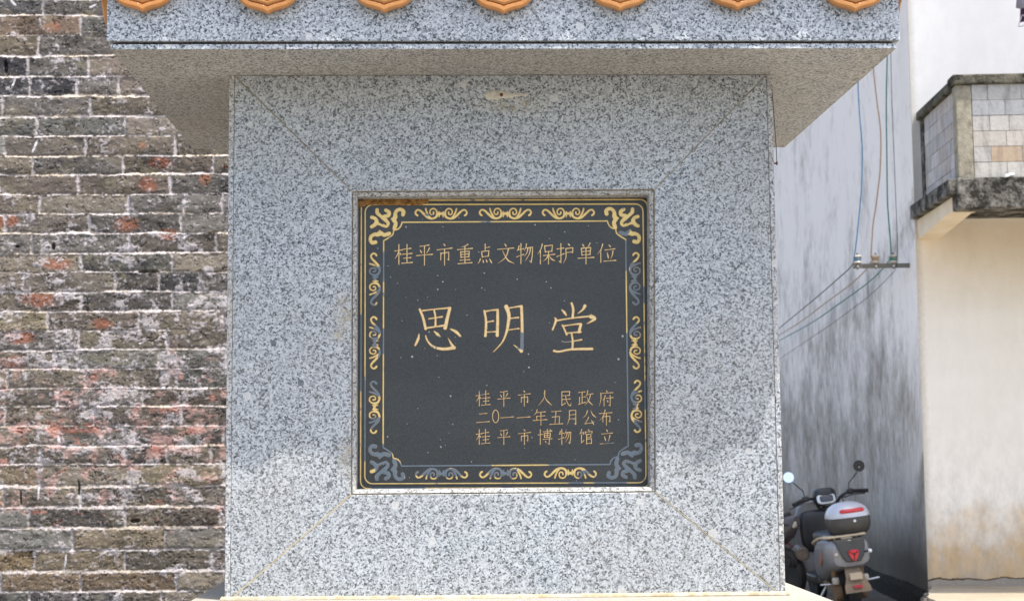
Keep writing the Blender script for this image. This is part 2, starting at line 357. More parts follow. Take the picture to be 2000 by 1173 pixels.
t.put('Base Color', t.ramp(f_, [(.3, (.40, .36, .29)), (.7, (.56, .52, .44))])); t.bump(n2, .3, .01); MAT['bounce_pave'] = t.m
t = T('apron_concrete', .9, .2); n1 = t.noise(t.co(), 1.5, 6, .6); n2 = t.noise(t.co(), 22, 5, .7); f_ = t.math('ADD', t.math('MULTIPLY', n1, .6), t.math('MULTIPLY', n2, .4))
t.put('Base Color', t.ramp(f_, [(.3, (.27, .225, .155)), (.7, (.38, .33, .25))])); t.bump(n2, .3, .01); MAT['apron'] = t.m
def plain(name, col, rough=.5, spec=.5, metal=0, dirt=0, dcol=(.22, .15, .09), sc=9, coat=0):
    t = T(name, rough, spec, metal, coat=coat)
    n1 = t.noise(t.co(), sc, 5, .65); n2 = t.noise(t.co(), sc*8, 3)
    c = t.mix(.5, col, t.ramp(n2, [(.3, .75), (.7, 1.1)]), 'MULTIPLY')
    if dirt: c = t.mix(t.math('MULTIPLY', t.ramp(n1, [(.3, 0), (.7, 1)]), dirt), c, dcol)
    t.put('Base Color', c); return t.m
MAT['silver'] = plain('silver_paint', (.50, .51, .55), .32, .5, .2, .12, (.3, .27, .24))
MAT['blackp'] = plain('black_plastic', (.018, .018, .020), .42, .5, 0, .12, (.08, .07, .06))
MAT['greyp'] = plain('grey_fairing', (.22, .225, .245), .35, .5, .1, .35, (.26, .22, .17))
MAT['darkp'] = plain('dark_panel', (.030, .031, .032), .45, .5, 0, .35, (.10, .085, .06))
MAT['red'] = plain('red_reflector', (.52, .015, .03), .15, .6, 0, .1)
MAT['redline'] = plain('red_decal', (.42, .03, .05), .4)
MAT['orange'] = plain('orange_decal', (.60, .17, .05), .4)
MAT['chrome'] = plain('dull_metal', (.55, .55, .55), .3, .5, .9, .2)
MAT['tanmetal'] = plain('dusty_rack', (.50, .42, .30), .6, .4, 0, .4, (.36, .25, .13))
MAT['dusty'] = plain('dusty_mudguard', (.17, .135, .10), .85, .2, 0, .7, (.27, .19, .12), 12)
MAT['muddy'] = plain('muddy_steel', (.16, .11, .07), .85, .2, 0, .7, (.28, .17, .09), 14)
MAT['lens'] = plain('dusty_lens', (.50, .45, .38), .35, .5, 0, .4, (.40, .32, .22))
MAT['rubber'] = plain('rubber', (.016, .016, .016), .75, .3, 0, .3, (.09, .075, .06))
MAT['glass'] = T('mirror_glass', .02, .5, 1.0, (.9, .9, .9)).m
MAT['screen'] = T('screen_glass', .12, .6, 0, (.03, .035, .045)).m
MAT['white'] = plain('white_plastic', (.72, .74, .75), .35)
MAT['steelbar'] = plain('galvanised_angle', (.16, .155, .14), .6, .4, .4, .5, (.13, .10, .07), 10)
MAT['porcelain'] = plain('porcelain', (.55, .52, .45), .3, .5, 0, .3, (.30, .26, .18), 20)
for k_, c_ in dict(blue=(.05, .16, .30), copper=(.36, .22, .12), green=(.012, .15, .115), slate=(.035, .04, .05)).items():
    MAT['wire_'+k_] = plain('wire_'+k_, c_, .5)
MAT['cloth'] = plain('grey_cloth', (.26, .24, .29), .9, .1)
MAT['cloth2'] = plain('purple_cloth', (.10, .055, .11), .9, .1)
# ------------------------------------------------------------------ ground
ZA = -1.5          # alley and yard level below the eye
g = MB(); g.add([(-600, -600, ZA), (600, -600, ZA), (600, 600, ZA), (-600, 600, ZA)], [(0, 1, 2, 3)])
gr = g.build('ground', MAT['unseen_ground']); tag(gr, kind='structure')
g = MB(); g.add([(-1.5, 6.4, ZA+.004), (26, 6.4, ZA+.004), (26, 14, ZA+.004), (-1.5, 14, ZA+.004)], [(0, 1, 2, 3)])  # pale sheet added out of view to bounce light onto the house
bounce_sheet = g.build('unseen_ground', MAT['bounce_pave']); tag(bounce_sheet, kind='structure')
# ------------------------------------------------------------------ granite monument
D = 3.4; XL, XR, ZB, ZT = -.4815, .7601, -.3242, .8535; OV = .2217; BK = 4.2494; PO = .0762
mon = empty('stone_monument', ((XL+XR)/2, 3.7, ZA), 'grey granite monument with a black inscribed plaque under an orange tiled eave', 'monument')
def W2(o): o.matrix_parent_inverse = Matrix.Translation(mon.location).inverted(); return o
def part(mb, name, mat, **k): return W2(mb.build(name, mat, mon, **k))
# opening of the plaque
def pt(px, py, Y=D): p = at(px, py, Y); return (p.x, p.z)
O = [pt(688, 374), pt(1278, 370), pt(1280, 960), pt(686, 965)]
E = .0110
OUT = [(XL+E, ZT), (XR-E, ZT), (XR-E, ZB), (XL+E, ZB)]
def shrink(poly, d):
    c = [sum(p[i] for p in poly)/len(poly) for i in (0, 1)]; n = len(poly); out = []
    for i in range(n):
        a, b, c2 = [np.array(poly[j % n]) for j in (i-1, i, i+1)]
        def nrm(p, q):
            e = (q-p)/np.linalg.norm(q-p); nn = np.array([-e[1], e[0]])
            return nn if (np.array(c)-p) @ nn > 0 else -nn
        n1, n2 = nrm(a, b), nrm(b, c2)
        A = np.array([n1, n2]); out.append(tuple(np.linalg.solve(A, [n1 @ b+d, n2 @ b+d])))
    return out
for i in range(4):
    j = (i+1) % 4
    poly = shrink([OUT[i], OUT[j], O[j], O[i]], .0013)
    part(MB().prism(poly, lambda x, z: (x, D, z), lambda x, z: (x, D+.020, z)), 'front_panel', MAT['granite'], bevel=.0008, seg=1)
bk = MB()
for i in range(4):
    j = (i+1) % 4; q = [OUT[i], OUT[j], O[j], O[i]]
    bk.prism(shrink(q, .00005), lambda x, z: (x, D+.0022, z), lambda x, z: (x, D+.0195, z))
part(bk, 'joint_mortar', MAT['mortar'])
for (a, b, w) in ((OUT[3], O[3], .0017), (OUT[2], O[2], .0010)):
    a, b = np.array(a), np.array(b); n_ = np.array([-(b-a)[1], (b-a)[0]]); n_ = n_/np.linalg.norm(n_)*w
    P_ = [a+(b-a)*k/24 for k in range(25)]; jt = [w_*(.75+.5*random.random()) for w_ in [1]*25]
    pl_ = [tuple(p+n_*j) for p, j in zip(P_, jt)]+[tuple(p-n_*j) for p, j in zip(P_[::-1], jt)]
    part(MB().prism(pl_, lambda x, z: (x, D-.0004, z), lambda x, z: (x, D+.002, z)), 'joint_pointing', MAT['cream'])
YBK = BK-OV
for xa, xb in ((XL, XL+E+.0004), (XR-E-.0004, XR)):
    part(MB().box((xa, D-.0012, ZB), (xb, YBK, ZT)), 'side_panel', MAT['edge'], bevel=.0012, seg=1)
part(MB().box((XL+E, YBK-.03, ZB), (XR-E, YBK-.001, ZT)), 'back_panel', MAT['granite'])
# stepped granite frame round the plaque
REC = .045
fr = MB()
def ringface(a, b, Ya, Yb):
    vs = [(p[0], Ya, p[1]) for p in a]+[(p[0], Yb, p[1]) for p in b]
    fr.add(vs, [(i, (i+1) % 4, 4+(i+1) % 4, 4+i) for i in range(4)])
q0 = shrink(O, .0012); q1 = shrink(O, .0022); q2 = shrink(O, .0100); q3 = shrink(O, .0112)
ringface(O, q0, D+.0065, D+.0060); ringface(q0, q1, D+.0060, D+.0015); ringface(q1, q2, D+.0015, D+.0075); ringface(q2, q3, D+.0075, D+.012); ringface(q3, q3, D+.012, D+REC+.02)
part(fr, 'plaque_surround', MAT['trim'])
core = MB()
ins = shrink(O, -.03)
core.box((XL+E+.001, D+.021, ZB+.001), (min(p[0] for p in ins), YBK-.031, ZT-.001)); core.box((max(p[0] for p in ins), D+.021, ZB+.001), (XR-E-.001, YBK-.031, ZT-.001))
core.box((min(p[0] for p in ins)+.0005, D+.022, ZB+.001), (max(p[0] for p in ins)-.0005, YBK-.031, min(p[1] for p in ins))); core.box((min(p[0] for p in ins)+.0005, D+.022, max(p[1] for p in ins)), (max(p[0] for p in ins)-.0005, YBK-.031, ZT-.001))
part(core, 'masonry_core', MAT['mortar'])
# plinth with mortar bead
pl = MB(); pl.box((XL-PO, D-.14, ZA), (XR+PO, YBK+.14, ZB-.0005)); part(pl, 'plinth', MAT['plinth'], bevel=.004)
bd = MB()
bd.tube([(XL-.004, D+.25, ZB+.002), (XL-.006, D-.003, ZB+.001), (0, D-.006, ZB), (.4, D-.004, ZB+.001), (XR+.004, D-.005, ZB+.002), (XR+.004, D+.25, ZB+.002)], .0065, 8)
part(bd, 'mortar_bead', MAT['cream'])
# cornice slab, beam
SX0, SX1, SY0 = XL-OV, XR+OV, D-OV
part(MB().box((SX0, SY0, ZT), (SX1, BK, ZT+.0115)), 'cornice_slab', MAT['soffit'], bevel=.001, seg=1)
part(MB().box((SX0+.004, SY0+.012, ZT+.0118), (SX1-.004, BK-.012, ZT+.0168)), 'grime_joint', MAT['grime'])
BY = SY0-.006
part(MB().box((SX0-.0075, BY, ZT+.0170), (SX1+.0075, BK+.006, ZT+.26)), 'eave_beam', MAT['beam'], bevel=.0015, seg=1)
# faces of the cornice edge are lighter dressed granite: separate thin strip
part(MB().box((SX0+.001, SY0-.0025, ZT+.0006), (SX1-.001, SY0-.0002, ZT+.0110)), 'cornice_edge', MAT['beam'])
# ------------------------------------------------------------------ implicit 2-D shapes -> clean meshes
def seg_sdf(X, Y, pts):          # pts: (x,y,r)
    d = np.full(X.shape, 1e9)
    if len(pts) == 1: return np.hypot(X-pts[0][0], Y-pts[0][1])-pts[0][2]
    for (ax, ay, ar), (bx, by, br) in zip(pts[:-1], pts[1:]):
        vx, vy = bx-ax, by-ay; L = vx*vx+vy*vy+1e-9
        t = np.clip(((X-ax)*vx+(Y-ay)*vy)/L, 0, 1)
        d = np.minimum(d, np.hypot(X-ax-t*vx, Y-ay-t*vy)-(ar+(br-ar)*t))
    return d
def march(X, Y, S):              # polygons where S<0
    ny, nx = S.shape; vid = {}; V = []; SV = []; F = []
    ins = S < 0
    act = ins[:-1, :-1] | ins[1:, :-1] | ins[:-1, 1:] | ins[1:, 1:]
    def corner(i, j):
        k = (i, j)
        if k not in vid: vid[k] = len(V); V.append((X[i, j], Y[i, j])); SV.append(S[i, j])
        return vid[k]
    def cross(a, b):
        k = (a, b) if a < b else (b, a)
        if k not in vid:
            (i, j), (p, q) = k; s0, s1 = S[i, j], S[p, q]; t = s0/(s0-s1)
            vid[k] = len(V); V.append((X[i, j]+t*(X[p, q]-X[i, j]), Y[i, j]+t*(Y[p, q]-Y[i, j]))); SV.append(0.)
        return vid[k]
    for i, j in np.argwhere(act):
        c = [(i, j), (i, j+1), (i+1, j+1), (i+1, j)]; f = []
        for k in range(4):
            a, b = c[k], c[(k+1) % 4]
            if ins[a]: f.append(corner(*a))
            if ins[a] != ins[b]: f.append(cross(a, b))
        if len(f) >= 3: F.append(f)
    return np.array(V).reshape(-1, 2), np.array(SV), F
def grid2(x0, y0, x1, y1, step):
    xs = np.arange(x0, x1+step, step); ys = np.arange(y0, y1+step, step); return np.meshgrid(xs, ys)
def cat2(P, k=6):
    P = [np.array(p, float) for p in P]; out = []
    for i in range(len(P)-1):
        p0, p1, p2, p3 = P[max(i-1, 0)], P[i], P[i+1], P[min(i+2, len(P)-1)]
        for j in range(k):
            t = j/k; out.append(.5*((2*p1)+(p2-p0)*t+(2*p0-5*p1+4*p2-p3)*t*t+(3*p1-p0-3*p2+p3)*t**3))
    out.append(P[-1]); return out
YP = D+REC                       # plaque face
GOLD, EDGE, LOST = np.array((.74, .56, .215)), np.array((.45, .23, .055)), np.array((.145, .185, .215))
TEXT, TEDGE = np.array((.74, .56, .28)), np.array((.46, .25, .08))
# places where the gilding has come off (pixel boxes on the plaque)
WEAR = [(716, 864, 792, 944), (1180, 860, 1262, 944), (1228, 512, 1256, 600), (1228, 630, 1250, 656), (1226, 762, 1244, 800), (1238, 820, 1254, 838),
        (716, 518, 746, 546), (734, 560, 748, 580), (718, 576, 734, 600), (728, 632, 746, 652), (722, 656, 738, 676), (738, 684, 750, 706), (716, 738, 746, 772), (716, 815, 746, 838),
        (806, 912, 900, 930), (955, 914, 1010, 932), (1130, 916, 1160, 934), (1010, 650, 1030, 682), (1096, 662, 1114, 672), (1214, 446, 1228, 462), (1206, 444, 1226, 463)]
LWEAR = [(700, 612, 709, 700), (700, 700, 709, 762), (1261, 620, 1275, 800), (1252, 560, 1264, 592), (745, 490, 753, 552), (745, 640, 753, 690), (941, 430, 958, 440), (750, 902, 960, 914), (1070, 902, 1250, 913),
         (1215, 470, 1230, 530), (1220, 650, 1232, 910), (708, 735, 716, 900), (725, 948, 832, 958), (980, 946, 1003, 957), (1160, 946, 1240, 957), (1112, 938, 1225, 948), (1246, 740, 1264, 800), (758, 463, 768, 470), (1180, 870, 1240, 912), (738, 866, 776, 884)]
EXC = [(717, 915, 733, 932), (793, 928, 834, 944), (1140, 925, 1160, 944)]
def wear(x, y, boxes):
    w = np.zeros_like(x); jx = (fbm(x/9, y/9, 5, 3)-.5)*9; jy = (fbm(x/9, y/9, 11, 3)-.5)*9
    for x0, y0, x1, y1 in boxes:
        d = np.minimum(np.minimum(x+jx-x0, x1-x-jx), np.minimum(y+jy-y0, y1-y-jy)); w = np.maximum(w, sstep(-.6, .6, d))
    for x0, y0, x1, y1 in EXC:
        d = np.minimum(np.minimum(x-x0, x1-x), np.minimum(y-y0, y1-y)); w = w*(1-sstep(-.6, .6, d))
    return np.maximum(w, sstep(.80, .82, fbm(x/14, y/14, 77, 4)))
plaque = None
def painted(name, strokes, step, parent, fill=GOLD, edge=EDGE, boxes=WEAR, ew=1.1, relief=.0007):
    P = [p for s in strokes for p in s]; pad = max(p[2] for p in P)+1.5
    X, Y = grid2(min(p[0] for p in P)-pad, min(p[1] for p in P)-pad, max(p[0] for p in P)+pad, max(p[1] for p in P)+pad, step)
    S = np.full(X.shape, 1e9)
    for s in strokes: S = np.minimum(S, seg_sdf(X, Y, s))
    S = S+(fbm(X/5, Y/5, 3, 3)-.5)*.5*min(1, pad/6)
    S[np.abs(S) < 1e-4] = 1e-4
    V, SV, F = march(X, Y, S)
    e = np.clip(-SV/ew, 0, 1)
    co = []
    for (x, y), k in zip(V, e): co.append(at(x, y, YP-.0006-relief*k))
    me = bpy.data.meshes.new(name); me.from_pydata([tuple(c) for c in co], [], [f[::-1] for f in F])
    w = wear(V[:, 0], V[:, 1], boxes)[:, None]
    mott = (.86+.28*fbm(V[:, 0]/6, V[:, 1]/6, 21, 3))[:, None]
    c = (edge+(fill-edge)*sstep(.15, .95, e)[:, None])*mott
    rim = sstep(.0, .5, 1-e)[:, None]
    c = c*(1-w)+(LOST*(1-.0*rim)+.35*rim*(edge-LOST)*(fbm(V[:, 0]/7, V[:, 1]/7, 41, 3) > .5)[:, None])*w
    a = me.color_attributes.new('Col', 'FLOAT_COLOR', 'POINT')
    a.data.foreach_set('color', np.concatenate([c, np.ones((len(c), 1))], 1).reshape(-1).astype(np.float32))
    me.materials.append(MAT['paint']); return link(name, me, parent)
# plaque slab
PC = [pt(690, 377, YP), pt(1277, 373, YP), pt(1279, 962, YP), pt(688, 966, YP)]
plq = MB().prism(PC, lambda x, z: (x, YP, z), lambda x, z: (x, YP+.02, z))
SPK = [(793, 443, 2.1), (865, 443, 1.4), (825, 428, 1), (896, 425, 1.3), (861, 406, .9), (738, 485, 1.6), (758, 519, 1.1), (763, 541, 1.4), (776, 553, 1.3), (855, 538, 1.5), (865, 550, 2.2), (855, 565, 2.1), (890, 565, 1),
       (946, 533, 1.9), (935, 492, 1.5), (941, 562, 1.6), (947, 566, 1.1), (816, 586, 1.4), (793, 580, .9), (835, 580, 1), (785, 626, 1.3), (838, 648, 1.9), (805, 696, 3), (783, 698, 1.2), (854, 694, 1.3), (830, 680, 1), (912, 615, 1.5), (889, 658, 1.2), (890, 670, .9), (857, 736, 1.3), (951, 752, 1.5),
       (880, 773, 2.3), (816, 797, 1.3), (795, 827, 1.1), (884, 828, 1.5), (877, 845, 1), (860, 858, 1.2), (861, 872, 2.3), (870, 869, 1.1), (757, 852, 1.9), (836, 883, 1.4), (921, 901, 1.6), (757, 943, 1.2), (800, 932, 1.2),
       (1045, 439, 2), (1103, 453, 1.5), (1149, 441, 1.2), (1073, 466, 1.2), (1166, 474, 1.3), (1010, 545, 1.7), (1067, 550, 1.6), (1076, 562, 1.8), (1102, 587, 1.3), (1073, 630, 1.1), (1032, 691, 1.8), (1033, 717, 2.5), (1023, 725, 1.2), (1216, 656, 3), (1208, 701, 2.8), (1235, 698, 1.2), (1201, 746, 1.2), (1039, 854, 1.5), (1024, 874, 1.1), (1123, 897, 1.2), (1208, 819, 1.4), (1121, 819, 1.3), (1160, 823, 1.4), (1126, 938, 1.2), (1062, 768, 1.1), (1039, 800, 1)]
for x, y, r in SPK:
    rr = r*.66; ang = random.random()*6
    vs = [at(x+rr*math.cos(k*math.pi/4+ang)*(1+.25*random.random()), y+rr*math.sin(k*math.pi/4+ang)*(1+.25*random.random()), YP-.0004) for k in range(8)]
    plq.add(vs, [tuple(range(8))], 1)
plaque = W2(plq.build('plaque', [MAT['black'], MAT['speck']], mon)); plaque['label'] = 'black polished stone plaque with gold Chinese characters and scrollwork border'
# border lines
def line(pts, w): return [(x, y, w) for x, y in pts]
def rrect(x0, y0, x1, y1, x2, y2, x3, y3, r):
    C4 = [(x0, y0), (x1, y1), (x2, y2), (x3, y3)]; out = []
    for i, (cx, cy) in enumerate(C4):
        sx, sy = (1, 1) if i == 0 else (-1, 1) if i == 1 else (-1, -1) if i == 2 else (1, -1)
        a0 = [math.pi, 1.5*math.pi, 0, .5*math.pi][i]
        for k in range(7):
            a = a0+k*math.pi/12; out.append((cx+sx*r+r*math.cos(a), cy+sy*r+r*math.sin(a)))
    out.append(out[0]); return out
def strokemesh(name, pts, w, boxes):   # long thin lines are meshed as strips
    P = np.array(pts, float); Q = []
    for a, b in zip(P[:-1], P[1:]):
        n = max(1, int(np.hypot(*(b-a))/3))
        Q += [a+(b-a)*k/n for k in range(n)]
    closed = np.allclose(P[0], P[-1]); Q = np.array(Q if closed else Q+[P[-1]])
    if closed: T_ = np.roll(Q, -1, 0)-np.roll(Q, 1, 0)
    else: T_ = np.gradient(Q, axis=0)
    T_ /= np.linalg.norm(T_, axis=1)[:, None]; Nn = np.stack([-T_[:, 1], T_[:, 0]], 1)
    n = len(Q); ww = w*(.88+.35*fbm(Q[:, 0]/22, Q[:, 1]/22, 9, 3))[:, None]
    rows = [Q+Nn*ww*k for k in (-1, -.35, .35, 1)]; dep = (.0006, .0011, .0011, .0006)
    co, cols = [], []
    for r, dp, k in zip(rows, dep, (0, 1, 1, 0)):
        co += [tuple(at(x, y, YP-dp)) for x, y in r]
        wr = wear(r[:, 0], r[:, 1], boxes)[:, None]
        c = (GOLD*.96 if k else EDGE*.55+GOLD*.4)*(.85+.3*fbm(r[:, 0]/8, r[:, 1]/8, 4, 3))[:, None]; cols.append(c*(1-wr)+LOST*wr)
    fs = []
    for k in range(3):
        for i in range(n if closed else n-1): j = (i+1) % n; fs.append((k*n+i, k*n+j, (k+1)*n+j, (k+1)*n+i))
    me = bpy.data.meshes.new(name); me.from_pydata(co, [], fs); c = np.concatenate(cols)
    a = me.color_attributes.new('Col', 'FLOAT_COLOR', 'POINT'); a.data.foreach_set('color', np.concatenate([c, np.ones((len(c), 1))], 1).reshape(-1).astype(np.float32))
    me.materials.append(MAT['paint']); return link(name, me, plaque)
strokemesh('border_line', rrect(705.6, 391.3, 1264.6, 389.6, 1269, 950.8, 704, 953.3, 14), 1.25, LWEAR)
strokemesh('border_line', rrect(713.2, 399.5, 1256, 398.3, 1261.8, 942, 712.4, 943.9, 15), 1.3, LWEAR)
def ogee(cx, cy, sx, sy):   # notch at an inner corner, from the vertical side to the horizontal side
    p = [(0, 0), (11, -7), (17.5, -13.5), (19, -20.5), (27, -22), (33, -28), (35, -35)]
    p = [(0, 0), (11, -6.5), (18, -12.5), (20, -20), (27.5, -22.5), (33, -28), (36, -36)]
    return [(cx+sx*a, cy+sy*b) for a, b in cat2(p, 4)]
iTL = ogee(749.3, 470, 1, 1); iTR = ogee(1222.2, 467.5, -1, 1); iBR = ogee(1227, 870.5, -1, -1); iBL = ogee(748.2, 873.5, 1, -1)
# each notch runs from the side line to the top or bottom line
inner = iTL+iTR[::-1]+iBR+iBL[::-1]; inner.append(inner[0])
strokemesh('border_line', inner, 1.35, LWEAR)
# scrollwork
SCR = [[(790, 298, 13), (775, 288, 13), (766, 262, 12), (788, 236, 12), (822, 243, 13), (868, 285, 15), (912, 322, 15), (962, 334, 14), (1004, 318, 14), (1024, 288, 16), (1046, 272, 15), (1065, 280, 16)],
       [(1012, 300, 12), (1016, 255, 11), (988, 222, 10), (948, 228, 10), (934, 262, 9.5), (950, 289, 9), (974, 284, 10), (978, 262, 11)],
       [(886, 222, 11), (898, 262, 12), (922, 305, 12), (940, 322, 10)],
       [(1040, 255, 8), (1044, 290, 12), (1040, 318, 6)]]
def scroll(name, cx, cy, f):
    ss = []
    for s in SCR:
        for mx in (1, -1):
            pts = cat2(s, 4)
            ss.append([(*f((p[0]-1065)*mx/5.867*.985, (p[1]-273)/5.867), p[2]/5.867) for p in pts])
    painted(name, [[(cx+a, cy+b, r) for a, b, r in s] for s in ss], .55, plaque)
for x, y in ((861.5, 416.3), (987, 416), (1110, 416)): scroll('scroll_ornament', x, y, lambda a, b: (a, b))
for x, y in ((862.3, 925.5), (987.5, 925), (1113.8, 924)): scroll('scroll_ornament', x, y, lambda a, b: (a, -b))
for x, y in ((731, 545), (731, 669), (730.5, 795)): scroll('scroll_ornament', x, y, lambda a, b: (b, a))
for x, y in ((1241, 544), (1241.5, 669), (1244, 793)): scroll('scroll_ornament', x, y, lambda a, b: (-b, a))
CRN = [[(628, 288, 24), (634, 250, 24), (598, 228, 22), (560, 240, 22), (540, 275, 23), (540, 315, 28), (522, 345, 26), (545, 385, 24), (535, 430, 26), (528, 448, 22)],
       [(505, 338, 18), (540, 335, 20)],
       [(332, 232, 22), (335, 268, 24), (372, 305, 20), (415, 342, 22), (450, 372, 22), (458, 400, 20), (432, 424, 17), (405, 405, 13)],
       [(270, 318, 22), (312, 335, 22), (325, 372, 26), (300, 408, 24), (268, 426, 22)], [(318, 385, 24), (360, 398, 16), (400, 418, 14), (432, 425, 14)],
       [(432, 236, 22), (468, 262, 24), (462, 298, 22), (425, 305, 22), (395, 318, 20)], [(395, 310, 18), (430, 345, 22)]]
def corner(rx, ry, sx, sy):
    ss = []
    for s in CRN[:2]:
        for sw in (0, 1):
            ss.append([((p[1]-190, p[0]-215, p[2]) if sw else (p[0]-215, p[1]-190, p[2])) for p in cat2(s, 4)])
    for s in CRN[2:]: ss.append([(p[0]-215, p[1]-190, p[2]) for p in cat2(s, 4)])
    painted('corner_ornament', [[(rx+sx*a/5.867, ry+sy*b/5.867, r/5.867*.98) for a, b, r in s] for s in ss], .6, plaque)
corner(716.6, 402.4, 1, 1); corner(1255.3, 400.9, -1, 1); corner(716, 942, 1, -1); corner(1259.6, 939.3, -1, -1)
# lettering, stroke by stroke in a regular-script hand
G = {
'桂': "h 3,34 44,29|s 25,4 25,98|p 25,34 16,54 3,72|d 27,42 37,52|h 50,26 90,22|s 69,4 69,50|h 46,50 96,46|h 52,69 90,66|s 69,50 69,90|h 40,93 99,89",
'平': "h 24,12 76,6|d 24,28 34,42|p 78,20 70,34 60,44|h 4,55 96,49|s 50,10 50,99",
'市': "d 44,2 54,12|h 5,30 95,22|s 28,44 27,76|g 28,46 75,41 75,76 66,70|s 50,26 50,99",
'重': "p 68,4 50,12 26,17|h 4,29 96,23|k 24,40 26,66|k 24,40 77,36 74,62|h 26,52 74,49|h 26,65 75,62|s 50,14 50,93|h 20,79 80,76|h 8,95 93,90",
'点': "s 50,2 50,36|h 51,20 76,16|k 28,38 32,66|k 28,38 74,34 70,60|h 32,64 72,60|p 20,74 14,86 4,97|d 36,78 40,92|d 56,76 62,90|d 76,72 92,94",
'文': "d 44,3 54,16|h 5,30 95,24|p 66,28 56,58 38,78 6,97|n 32,34 46,60 66,84 98,97",
'物': "p 16,14 12,28 4,38|h 12,32 42,27|s 27,3 27,98|h 3,66 42,54|p 58,5 54,22 44,38|g 54,24 92,20 90,60 84,92 74,84|p 66,24 60,46 46,64|p 80,23 74,52 50,86",
'保': "p 30,3 22,28 4,54|s 20,34 20,98|k 42,12 46,42|k 42,12 84,8 80,38|h 45,40 82,37|h 36,58 96,52|s 63,38 63,99|p 61,56 52,72 34,86|n 65,56 78,74 98,84",
'护': "h 4,30 42,25|g 26,4 26,94 14,86|h 3,66 44,52|d 66,3 76,14|k 54,28 55,50|k 54,28 94,24 92,48|h 55,47 92,44|p 55,48 54,72 40,98",
'单': "d 28,5 38,18|p 74,2 68,12 60,20|k 22,26 26,58|k 22,26 78,22 74,54|h 26,41 74,38|h 26,57 76,54|h 3,72 97,68|s 50,24 50,99",
'位': "p 30,3 22,28 3,56|s 20,36 20,98|d 62,6 72,18|h 42,34 94,28|d 54,46 60,76|p 84,40 80,62 70,84|h 36,92 99,88",
'人': "p 50,3 44,50 4,97|n 48,30 62,62 98,95",
'民': "k 20,10 84,8 82,34|h 22,34 82,32|s 20,10 20,94|k 20,94 48,80|h 22,58 88,54|g 50,36 58,66 76,92 92,97 95,78",
'政': "h 4,14 46,10|s 27,12 27,78|h 28,44 46,41|s 10,44 10,84|h 3,88 48,74|p 64,3 60,24 46,46|h 58,28 98,22|p 82,26 72,60 44,94|n 58,40 70,68 99,94",
'府': "d 50,1 58,11|h 12,20 96,15|p 14,20 14,60 2,98|p 44,34 38,48 26,64|s 36,54 36,98|h 50,50 98,46|g 78,32 78,96 66,90|d 56,62 64,74",
'二': "h 22,22 78,18|h 4,76 96,70",
'〇': "o 50,48 46,44",
'一': "h 3,53 97,47",
'年': "p 30,2 24,20 8,36|h 28,20 86,15|h 26,44 82,40|s 27,44 27,68|h 2,70 98,64|s 56,18 56,99",
'五': "h 16,14 84,10|s 48,12 40,90|k 20,48 74,44 70,90|h 3,94 97,90",
'月': "p 26,8 26,50 18,76 2,98|g 26,8 86,5 86,94 70,86|h 27,35 84,32|h 27,60 84,57",
'公': "p 38,8 28,34 4,56|n 60,5 74,32 98,52|p 46,48 38,66 20,88|h 20,90 74,84|d 64,66 82,96",
'布': "h 3,26 97,20|p 46,3 34,40 4,72|s 30,46 30,82|g 30,46 82,42 82,78 72,72|s 56,26 56,99",
'博': "h 2,38 32,34|s 17,4 17,97|h 38,18 98,13|s 66,3 66,54|k 44,28 46,54|k 44,28 88,25 87,52|h 46,41 87,38|h 45,53 87,51|h 36,66 99,62|g 80,54 80,97 68,90|d 50,74 58,86|d 82,4 90,10",
'馆': "p 22,3 16,20 4,36|k 14,26 38,22 32,36|k 20,36 20,88 38,72|d 66,2 74,12|k 48,18 46,32|k 48,20 96,16 92,28|s 56,34 56,97|k 56,36 86,33 86,50|h 56,52 86,50|k 56,64 90,61 90,92|h 56,92 90,90",
'立': "d 46,3 56,18|h 12,32 90,26|d 32,44 42,76|p 72,40 66,64 58,86|h 2,94 98,89",
# the three large characters are drawn in enlarged plaque units
'思': "S*1.15 820,258 860,360 888,480|H*.7 850,272 1000,255 1160,240|S*1.45 1165,245 1140,340 1112,470|S*.9 985,268 1000,345 1000,445|H*.65 925,365 1075,342|H*.8 900,470 1110,440|D*1.1 812,540 800,600 768,668|C*1.1 888,560 905,610 960,675 1040,705 1120,710 1215,695|P*1.2 1215,698 1180,650 1145,585|D*1.15 985,508 1020,540 1048,566|D*1.2 1172,482 1235,515 1284,562",
'明': "S*1.1 1560,275 1580,400 1572,560|H*.75 1565,282 1640,268 1715,262|S*1.3 1712,265 1712,400 1708,556|H*.65 1580,405 1662,390|H*.6 1582,518 1700,512|P*1.5 1810,225 1842,320 1832,430 1810,530 1760,640 1665,742|H*.75 1835,245 1900,232 1985,220|S*1.35 1985,222 1992,400 1992,560 1990,690 1985,735|P*1.1 1985,735 1950,705 1895,662|H*.7 1850,362 1950,350|H*.6 1842,492 1955,476",
'堂': "S*1.1 2560,188 2578,255 2572,352|D*1.05 2446,262 2475,290 2497,322|P*1.25 2712,218 2690,258 2632,305|D*1.0 2366,352 2380,385 2342,490|H*.75 2378,388 2560,358 2780,335|P*1.6 2785,340 2825,368 2738,420|S*.85 2455,438 2480,490 2505,545|H*.7 2470,448 2570,432 2665,422|S*1.2 2668,428 2655,470 2645,515|H*.7 2508,530 2665,515|H*.6 2452,622 2500,632 2675,605|S*.9 2560,535 2572,620 2570,710|H*1.0 2358,732 2420,740 2560,715 2795,710"}
